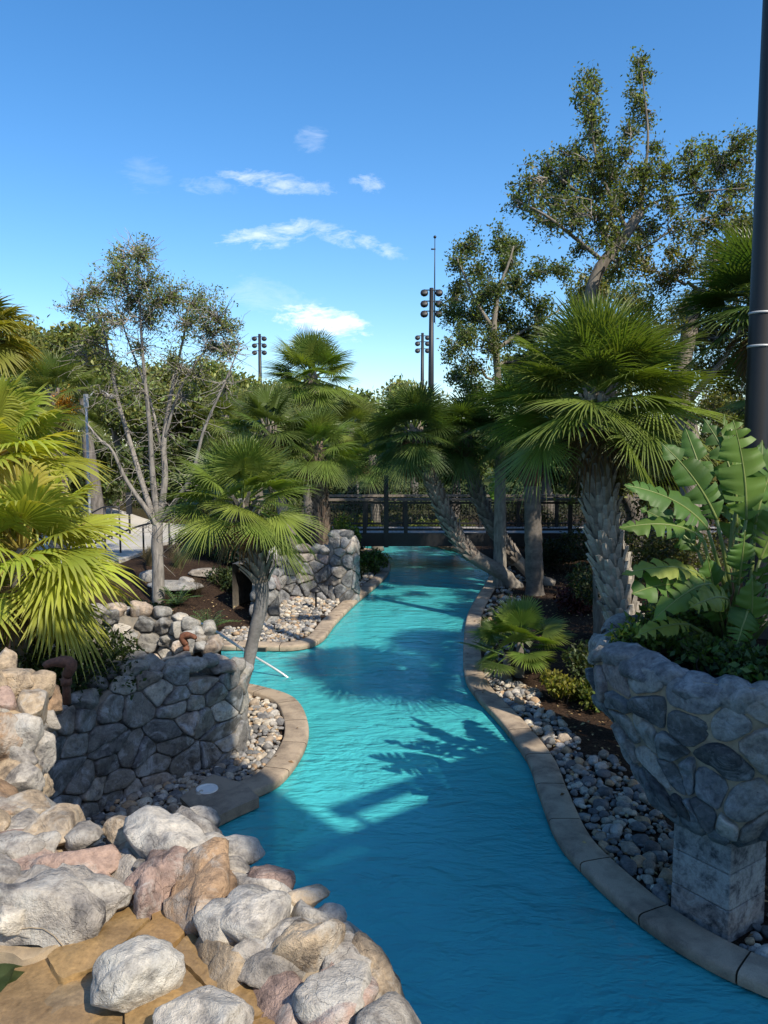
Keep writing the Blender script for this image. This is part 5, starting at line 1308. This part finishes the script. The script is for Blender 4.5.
# ------------------------------------------------------------------ trees
def cl(lst, Y, g=None, ys=.8, bare=False):
    out = []
    for c in lst:
        x, y, r = c[:3]; rx = r; ry = c[3] if len(c) > 3 else r
        y_ = Y+(g.normal()*ys if g is not None else 0); p = at(x, y, y_); k = ppx(p)[2]/F
        out.append((p, np.array((rx*k, (rx+ry)/2*k, ry*k))))
    return out
def trees():
    g = rng_(40)
    # the slim winter tree on the left
    Y = 17.6; b = at(158, 590, Y); b = ground_pt(b)
    tr = [b]+path_px([(158,565),(157,540),(158,522)], Y)
    limbs = [(path_px([(157,528),(148,512),(126,480),(112,450),(100,440),(88,425)],(17.6,17.5,17.3,17.1,17,16.9)), .07, .02), (path_px([(156,522),(146,495),(134,455),(118,400),(106,340),(96,300)],(17.6,17.6,17.8,18,18.2,18.4)), .075, .015),
             (path_px([(158,522),(153,480),(150,430),(144,370),(140,310),(138,262)],(17.6,17.6,17.5,17.4,17.4,17.4)), .08, .012), (path_px([(159,522),(165,480),(164,440),(172,390),(184,335),(190,300)],(17.6,17.7,17.8,17.9,18,18)), .09, .012),
             (path_px([(160,522),(176,500),(192,475),(204,430),(226,380),(240,345)],(17.6,17.4,17.2,17.1,17,17)), .06, .012), (path_px([(164,460),(150,400),(128,340),(112,290)],(17.8,18,18.2,18.3)), .04, .01), (path_px([(164,440),(180,390),(205,350),(225,320)],(17.8,17.6,17.5,17.5)), .04, .01)]
    C = cl([(x_, y_, r_*1.35) for x_, y_, r_ in [(139,258,16),(124,274,18),(108,280,16),(96,292,16),(146,284,18),(160,300,20),(176,296,18),(194,304,20),(214,314,20),(230,330,14),(82,296,13),(70,306,10),(130,302,20),(206,330,16),(226,352,12),(104,316,16),(148,318,18),(186,322,16),(236,345,10),(118,258,8),(146,246,8),(88,342,13),(112,362,12),(142,348,12),(170,358,13),(200,372,14),(226,388,11),(72,352,10),(214,348,12),(128,390,10),(96,392,10),(186,398,11)]], Y, g, .5)
    leafy_tree('young_oak_tree', 'slim grey branched tree with sparse leaves only on top, left of the river', tr, .145, .12, C, 601, leaf=.06, dens=.62, col_=(.15,.19,.05), limbs=limbs, barkc=(.22,.20,.175), twig=1.7, twr=.006, extra_twigs=1100)
    # the tall oak on the right
    Y = 15.0; p0 = ground_pt(at(604, 600, Y)); tr = [p0]+path_px([(600,480),(592,360),(590,300),(600,268),(622,240),(640,212)], (Y,)*6)
    limbs = [(path_px([(640,212),(660,200),(700,192),(745,188)],(15,15,14.8,14.6)),   .03, .01), (path_px([(628,232),(612,200),(598,165),(592,130),(590,95)],(15,15,15.1,15.2,15.2)), .045, .012), (path_px([(640,212),(644,180),(648,140),(645,100),(641,66)],(15,15,15,15,15)), .04, .010),
             (path_px([(604,262),(575,238),(545,215),(515,200)],(15,14.8,14.6,14.4)), .045, .015), (path_px([(622,240),(605,215),(575,190),(550,170)],(15,15.2,15.4,15.5)), .05, .015)]
    C = cl([(x_, y_, r_*1.3) for x_, y_, r_ in [(592,80,13),(588,96,13),(592,118,13),(596,140,15),(642,62,9),(640,78,11),(636,100,13),(646,122,11),(630,128,11),(604,160,20),(575,168,20),(548,172,18),(530,186,18),(516,200,15),(560,196,24),(590,190,22),(612,180,18),(636,172,20),(640,198,18),(664,178,18),(690,172,20),(716,166,18),(738,160,18),(748,185,16),(700,196,15),(668,204,15),(622,206,20),(598,218,20),(574,222,18),(548,224,14),(728,205,14),(612,236,14),(690,152,10),(745,140,14),(532,214,10),(625,252,14),(655,232,14),(688,224,14),(580,246,13),(605,242,12),(720,228,15),(560,205,14),(655,150,10),(625,150,12),(560,150,12),(705,150,11)]], Y, g, .7)
    leafy_tree('oak_tree', 'tall open crowned oak with curving trunk rising above the right hand palms', tr, .19, .10, C, 602, leaf=.068, dens=1.0, col_=(.11,.14,.04), limbs=limbs, barkc=(.17,.15,.125), twig=1.5)
    # left neighbour oak
    Y = 21.0; p0 = ground_pt(at(500, 570, Y)); tr = [p0]+path_px([(500,450),(498,380),(494,330),(498,290)], Y)
    limbs = [(path_px([(498,290),(508,265),(514,245)],Y), .05,.02), (path_px([(494,330),(475,300),(462,270)],Y), .06,.02), (path_px([(496,350),(525,330),(560,310)],Y), .06,.02)]
    C = cl([(470,246,16),(458,262,14),(498,242,16),(516,248,15),(508,266,17),(480,272,16),(462,290,18),(490,294,20),(520,286,18),(452,314,16),(476,318,20),(504,318,22),(536,308,20),(462,340,18),(490,346,22),(522,342,24),(552,336,22),(448,352,12),(470,368,18),(508,372,24),(545,368,24),(455,378,12),(580,300,20),(606,286,20),(632,296,20),(580,340,22),(612,330,24),(640,338,22),(470,395,20),(560,390,24),(600,380,26),(566,270,14),(540,270,16)], Y, g, .9)
    leafy_tree('oak_tree', 'leafy dark oak behind the palms just right of the tallest floodlight mast', tr, .2, .06, C, 603, leaf=.092, dens=1.3, col_=(.095,.13,.042), limbs=limbs, barkc=(.2,.18,.15), twig=1.2)
    # oak mass low on the right
    Y = 18.0; p0 = ground_pt(at(690, 560, Y)); tr = [p0]+path_px([(690,450),(680,390),(690,330),(700,290)], Y)
    C = cl([(612,268,18),(590,282,16),(640,240,15),(735,228,15),(640,262,20),(662,282,22),(690,266,22),(716,262,22),(742,252,22),(650,305,24),(682,306,26),(714,296,26),(745,288,26),(664,335,28),(700,336,30),(736,330,30),(640,340,22),(760,310,26),(680,372,30),(722,372,32),(755,368,30),(640,380,24),(670,405,28),(710,412,32),(750,408,30),(700,235,14),(672,250,14)], Y, g, 1.0)
    leafy_tree('oak_tree', 'broad olive oak filling the gap between the big palm and the thick pole', tr, .3, .15, C, 604, leaf=.085, dens=1.15, col_=(.115,.125,.036), limbs=[(path_px([(690,420),(650,380),(635,340)],Y), .08,.03),(path_px([(690,400),(730,350),(750,300)],Y), .09,.03)], barkc=(.22,.19,.16), twig=1.05)
    # trees that close the view, each its own
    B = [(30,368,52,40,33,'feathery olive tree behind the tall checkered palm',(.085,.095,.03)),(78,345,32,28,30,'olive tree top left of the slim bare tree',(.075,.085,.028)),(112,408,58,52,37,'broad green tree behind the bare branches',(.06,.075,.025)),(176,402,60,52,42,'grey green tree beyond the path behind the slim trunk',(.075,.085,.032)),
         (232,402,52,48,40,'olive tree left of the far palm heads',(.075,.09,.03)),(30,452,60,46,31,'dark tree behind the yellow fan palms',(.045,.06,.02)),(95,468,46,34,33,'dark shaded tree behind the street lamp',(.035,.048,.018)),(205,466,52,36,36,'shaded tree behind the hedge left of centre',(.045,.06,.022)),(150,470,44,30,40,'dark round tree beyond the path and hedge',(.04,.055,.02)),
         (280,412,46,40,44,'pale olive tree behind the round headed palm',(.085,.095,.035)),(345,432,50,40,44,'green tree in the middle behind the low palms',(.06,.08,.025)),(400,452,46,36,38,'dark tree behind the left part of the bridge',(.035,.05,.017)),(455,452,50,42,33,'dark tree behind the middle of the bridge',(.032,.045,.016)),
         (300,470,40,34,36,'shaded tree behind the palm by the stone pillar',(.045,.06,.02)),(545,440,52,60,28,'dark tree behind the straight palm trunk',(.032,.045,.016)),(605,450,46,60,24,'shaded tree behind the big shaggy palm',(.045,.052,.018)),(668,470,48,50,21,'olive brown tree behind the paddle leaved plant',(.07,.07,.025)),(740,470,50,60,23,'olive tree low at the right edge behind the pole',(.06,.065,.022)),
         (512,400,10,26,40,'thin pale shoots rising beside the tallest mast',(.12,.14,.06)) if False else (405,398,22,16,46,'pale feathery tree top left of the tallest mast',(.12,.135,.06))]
    for i, (x, y, rx, ry, Y, lab, c) in enumerate(B):
        p = at(x, y, Y); k = Y/F; gr = ground_pt((p[0]+g.normal()*.5, Y)); tr = [gr, (gr[0]+g.normal()*.3, Y, p[2]*.45+gr[2]*.5), (p[0], Y, p[2]-ry*k*.35)]
        C = []
        for j in range(20):
            v = g.normal(size=3); v /= np.linalg.norm(v); v *= g.random()**.4
            C.append((p+v*np.array((rx,rx*.8,ry))*k*.8, np.array((rx,rx*.8,ry))*k*g.uniform(.26,.42)))
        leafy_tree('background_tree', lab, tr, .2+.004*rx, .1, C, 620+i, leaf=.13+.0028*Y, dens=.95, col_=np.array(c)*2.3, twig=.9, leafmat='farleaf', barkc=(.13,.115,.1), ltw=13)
trees()

# ------------------------------------------------------------------ unseen tower, shaped to throw the river's straight-edged shade, and trees beside the view
def slide_tower():
    t = thing('slide_tower', 'unseen timber clad slide tower outside the view, shaped and placed to shade the river', 'tower', (6.4, 0.0, .1))
    ca, sa = math.cos(R_(140)-math.pi/2), math.sin(R_(140)-math.pi/2); rz = R_(90-140+90)
    ep, es = np.array((.766,.643)), np.array((.643,-.766))
    def P(p, q, z): v = ep*p+es*q; return (v[0], v[1], z)
    def bx(b, p, q, z, sp, sq, sz): box(b, P(p, q, z), (sp, sq, sz), math.atan2(.643,.766))
    q0, q1 = 4.0, 6.4
    for p0, p1, H, decks in ((1.98, 4.55, 14.0, (3.6, 7.0, 10.4)), (4.42, 8.7, 9.95, (3.4, 6.8))):
        for p in (p0+.1, p1-.1):
            for q in (q0+.1, q1-.1):
                b = MB(); bx(b, p, q, H/2, .22, .22, H); part('post', b, M['timber'], t, False)
        for z in decks:
            b = MB(); bx(b, (p0+p1)/2, (q0+q1)/2, z, p1-p0-.3, q1-q0-.3, .14); part('deck', b, M['deck'], t, False)
        for q in (q0-.04, q1+.04):
            b = MB(); z = .6
            while z < H-.1: bx(b, (p0+p1)/2, q, z, p1-p0, .03, .192); z += .2
            part('plank_wall', b, M['timber'], t, False)
        for p in (p0-.04, p1+.04):
            b = MB(); z = .6
            while z < H-.1: bx(b, p, (q0+q1)/2, z, .03, q1-q0, .192); z += .2
            part('plank_wall', b, M['timber'], t, False)
        b = MB(); bx(b, (p0+p1)/2, (q0+q1)/2, H+.06, p1-p0+.1, q1-q0+.1, .1); part('roof', b, M['timber'], t, False)
    b = MB(); bx(b, 6.7, q0+.1, 10.62, 3.9, .10, .24)  # unseen rail, set above the roof to lay a dark band on the water
    for p in (4.9, 6.2, 7.5, 8.6): bx(b, p, q0+.1, 10.3, .09, .09, .5)
    part('roof_rail', b, M['timber'], t, False)
slide_tower()
def side_trees():
    g = rng_(61)
    for i, (x, y, z, R0, lab) in enumerate(((7.9,12.8,7.6,1.9,'oak outside the view to the right behind the big shaggy palm'),(7.0,9.4,7.0,1.6,'small oak outside the view to the right of the thick pole'),(9.6,17.2,8.0,2.3,'oak outside the view to the right of the leaning palms'))):
        C = []
        for j in range(20):
            v = g.normal(size=3); v /= np.linalg.norm(v); v *= g.random()**.4
            C.append((np.array((x,y,z))+v*np.array((R0,R0,R0*.7))*.8, R0*g.uniform(.28,.42)))
        leafy_tree('oak_tree', lab, [(x+.3,y,.1),(x+.1,y,2.5),(x,y,z-R0*.3)], .3, .16, C, 660+i, leaf=.11, dens=1.0, col_=(.10,.12,.035), twig=.9)
    for i, (x, y, z, lab) in enumerate(((6.6,9.9,3.9,'cabbage palm outside the view to the right of the stone planter'),(7.6,14.2,4.9,'cabbage palm outside the view behind the thick pole'))):
        palm('cabbage_palm', lab, None, [(x,y,.0),(x+.05,y,2),(x,y,z)], .2, .18, dict(n=40, pet=.62, Rr=.85, el0=82, el1=-48, col_=GRN, var=.25, nseg=40, droop=.08, tipdroop=.25), None, 670+i, 8)
side_trees()

def far_wood():
    g = rng_(88); b = MB()
    for k in range(110):
        x = -75+k*1.35+g.normal(); Y = 66+g.uniform(-5,9); h = g.uniform(5.5,8.5)+.6*math.sin(k*.5)
        if 5 < x < 9: h -= .8
        c = np.array((.12,.14,.045))*g.uniform(.7,1.5)
        n = 750; v = g.normal(size=(n,3)); v /= np.linalg.norm(v,axis=1)[:,None]
        for q in range(4):
            o = np.array((x+g.normal()*1.3, Y+g.normal(), h*(.25+.2*q)))
            b.add(*leaf_cards(g, o+v[q::4]*np.array((2.0,1.6,1.5))*(g.random((len(v[q::4]),1))**.35), .42, .55, c*g.uniform(.75,1.3)))
    tag(link('woods', b.mesh('woods', M['farleaf'])), 'band of dense green woods closing the view far behind the bridge', 'woods', None, 'stuff')
far_wood()

# ------------------------------------------------------------------ shrubs, hedges, grasses
def hedge(label, x0, x1, Y, z0, z1, depth, seed, n, leaf, c, cat='hedge'):
    g = rng_(seed); t = thing('hedge', label, cat, ((x0+x1)/2, Y, z0)); b = MB()
    P = np.column_stack([g.uniform(x0,x1,n), Y+depth*(g.random(n)-.5), z0+(z1-z0)*g.random(n)**.6])
    P[:,2] += .10*np.array([noise.noise(Vector((p[0]*1.6, p[1]*1.6, seed)))*1.5 for p in P])
    b.add(*leaf_cards(g, P, leaf, .5, c, .35)); part('foliage', b, M['leaf'], t)
    s = MB(); x = x0
    while x < x1: tube(s, wiggle(g, (x,Y,z0-.1), (x+g.normal()*.1,Y+g.normal()*.1,z0+(z1-z0)*.8), 5, .2), (.02,.016,.012,.008,.004), 5, (.12,.1,.07)); x += .3
    part('stem', s, M['bark'], t)
def shrubs():
    p = at(20, 660, 7.9)
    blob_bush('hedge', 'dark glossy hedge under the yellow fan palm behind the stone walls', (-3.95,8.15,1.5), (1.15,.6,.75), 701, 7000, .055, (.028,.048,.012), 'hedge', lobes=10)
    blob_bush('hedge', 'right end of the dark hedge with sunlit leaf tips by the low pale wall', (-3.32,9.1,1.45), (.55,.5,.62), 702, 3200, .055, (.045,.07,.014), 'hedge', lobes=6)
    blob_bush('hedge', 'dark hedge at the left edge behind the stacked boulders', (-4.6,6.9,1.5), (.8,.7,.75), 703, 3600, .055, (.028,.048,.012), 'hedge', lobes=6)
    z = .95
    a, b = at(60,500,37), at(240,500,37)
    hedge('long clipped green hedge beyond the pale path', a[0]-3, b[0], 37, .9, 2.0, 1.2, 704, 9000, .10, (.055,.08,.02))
    hedge('long hedge close behind the far railing of the footbridge, tree shade put into its dark leaf colour', -2.5, 13, 30.6, .6, 2.3, 1.6, 709, 12000, .12, (.022,.032,.011))  # leaf colour darkened in place of the shade of tall trees
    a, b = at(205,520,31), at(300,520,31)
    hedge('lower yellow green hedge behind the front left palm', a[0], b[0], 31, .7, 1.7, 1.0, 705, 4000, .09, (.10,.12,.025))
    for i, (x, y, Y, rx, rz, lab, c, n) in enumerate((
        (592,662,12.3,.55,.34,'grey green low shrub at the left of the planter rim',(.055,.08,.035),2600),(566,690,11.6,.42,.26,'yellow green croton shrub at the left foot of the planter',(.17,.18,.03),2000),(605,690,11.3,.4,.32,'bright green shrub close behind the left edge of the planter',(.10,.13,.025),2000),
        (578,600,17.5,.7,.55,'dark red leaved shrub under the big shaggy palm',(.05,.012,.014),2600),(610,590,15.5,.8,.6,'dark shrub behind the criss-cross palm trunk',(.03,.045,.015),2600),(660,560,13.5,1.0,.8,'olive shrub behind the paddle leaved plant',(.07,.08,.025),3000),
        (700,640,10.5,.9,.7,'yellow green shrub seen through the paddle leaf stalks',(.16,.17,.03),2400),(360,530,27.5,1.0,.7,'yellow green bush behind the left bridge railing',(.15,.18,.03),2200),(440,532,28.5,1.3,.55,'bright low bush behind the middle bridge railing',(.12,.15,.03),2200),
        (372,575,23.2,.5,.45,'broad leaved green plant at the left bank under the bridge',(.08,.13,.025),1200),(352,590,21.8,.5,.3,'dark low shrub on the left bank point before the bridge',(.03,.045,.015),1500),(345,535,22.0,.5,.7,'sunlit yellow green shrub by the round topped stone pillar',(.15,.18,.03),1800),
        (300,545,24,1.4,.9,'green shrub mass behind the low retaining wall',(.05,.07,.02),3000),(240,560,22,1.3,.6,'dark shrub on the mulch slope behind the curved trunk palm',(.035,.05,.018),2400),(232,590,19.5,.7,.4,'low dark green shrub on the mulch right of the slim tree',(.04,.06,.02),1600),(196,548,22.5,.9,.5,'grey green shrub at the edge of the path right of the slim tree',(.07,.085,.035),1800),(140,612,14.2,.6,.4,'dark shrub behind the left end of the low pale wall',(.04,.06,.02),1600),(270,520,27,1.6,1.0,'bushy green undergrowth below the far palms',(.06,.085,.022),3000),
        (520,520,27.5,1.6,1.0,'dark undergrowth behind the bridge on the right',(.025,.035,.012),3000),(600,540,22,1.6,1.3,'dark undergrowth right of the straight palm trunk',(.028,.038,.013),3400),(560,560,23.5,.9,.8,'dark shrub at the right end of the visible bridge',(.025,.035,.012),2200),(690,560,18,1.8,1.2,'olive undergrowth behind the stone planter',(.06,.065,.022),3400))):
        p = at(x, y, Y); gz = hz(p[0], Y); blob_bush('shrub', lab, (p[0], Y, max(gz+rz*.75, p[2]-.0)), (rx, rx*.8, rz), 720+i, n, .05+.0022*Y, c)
    for i, (x, y, Y, r, h, n, lab, c) in enumerate(((112,600,14.5,.7,.85,420,'pale straw fountain grass clump beside the yellow fan palm',(.20,.17,.09)),(132,585,15.5,.6,.75,340,'straw coloured grass clump just left of the slim tree trunk',(.18,.16,.08)),(150,540,20,.6,.7,260,'dry grass clump by the sloping black handrail',(.20,.16,.09)),(178,540,20.2,.6,.7,260,'dry grass clump right of the slim tree trunk',(.17,.14,.08)),
        (196,585,18.2,.6,.5,200,'low brown grass tuft in the shaded mulch bed',(.10,.08,.05)),(95,630,12.5,.6,.7,300,'pale grass clump behind the low pale wall',(.19,.17,.08)))):
        p = at(x, y, Y); grass_tuft(lab, ground_pt(p)+np.array((0,0,.06)), r, h, 760+i, n, c)
    # flat stones edging the mulch slope
    g = rng_(9)
    for i, (x, y, Y, w, lab) in enumerate(((175,577,18.4,1.3,'long flat stone slab lying on the mulch left of the slim trunk'),(150,570,18.8,.5,'rough block of stone behind the foot of the slim tree'),(186,570,18.6,.5,'squarish pale rock right of the slim tree trunk'),(205,560,20,.9,'thin flat stone in the shaded mulch beyond the slim tree'),(140,592,16.6,.35,'small round stone in front of the slim tree'))):
        p = at(x, y, Y); z = hz(p[0], Y); V, T = rock(780+i, (w, w*.6, .22 if w > .6 else .4), 3, 9); b = MB(); b.add(V@rotz(g.normal()*.4).T+np.array((p[0],Y,z+.1)), T, np.array(PALE[i])*.9)
        single('stone', b, M['wallstone'], lab, 'stone', (p[0],Y,z))
shrubs()
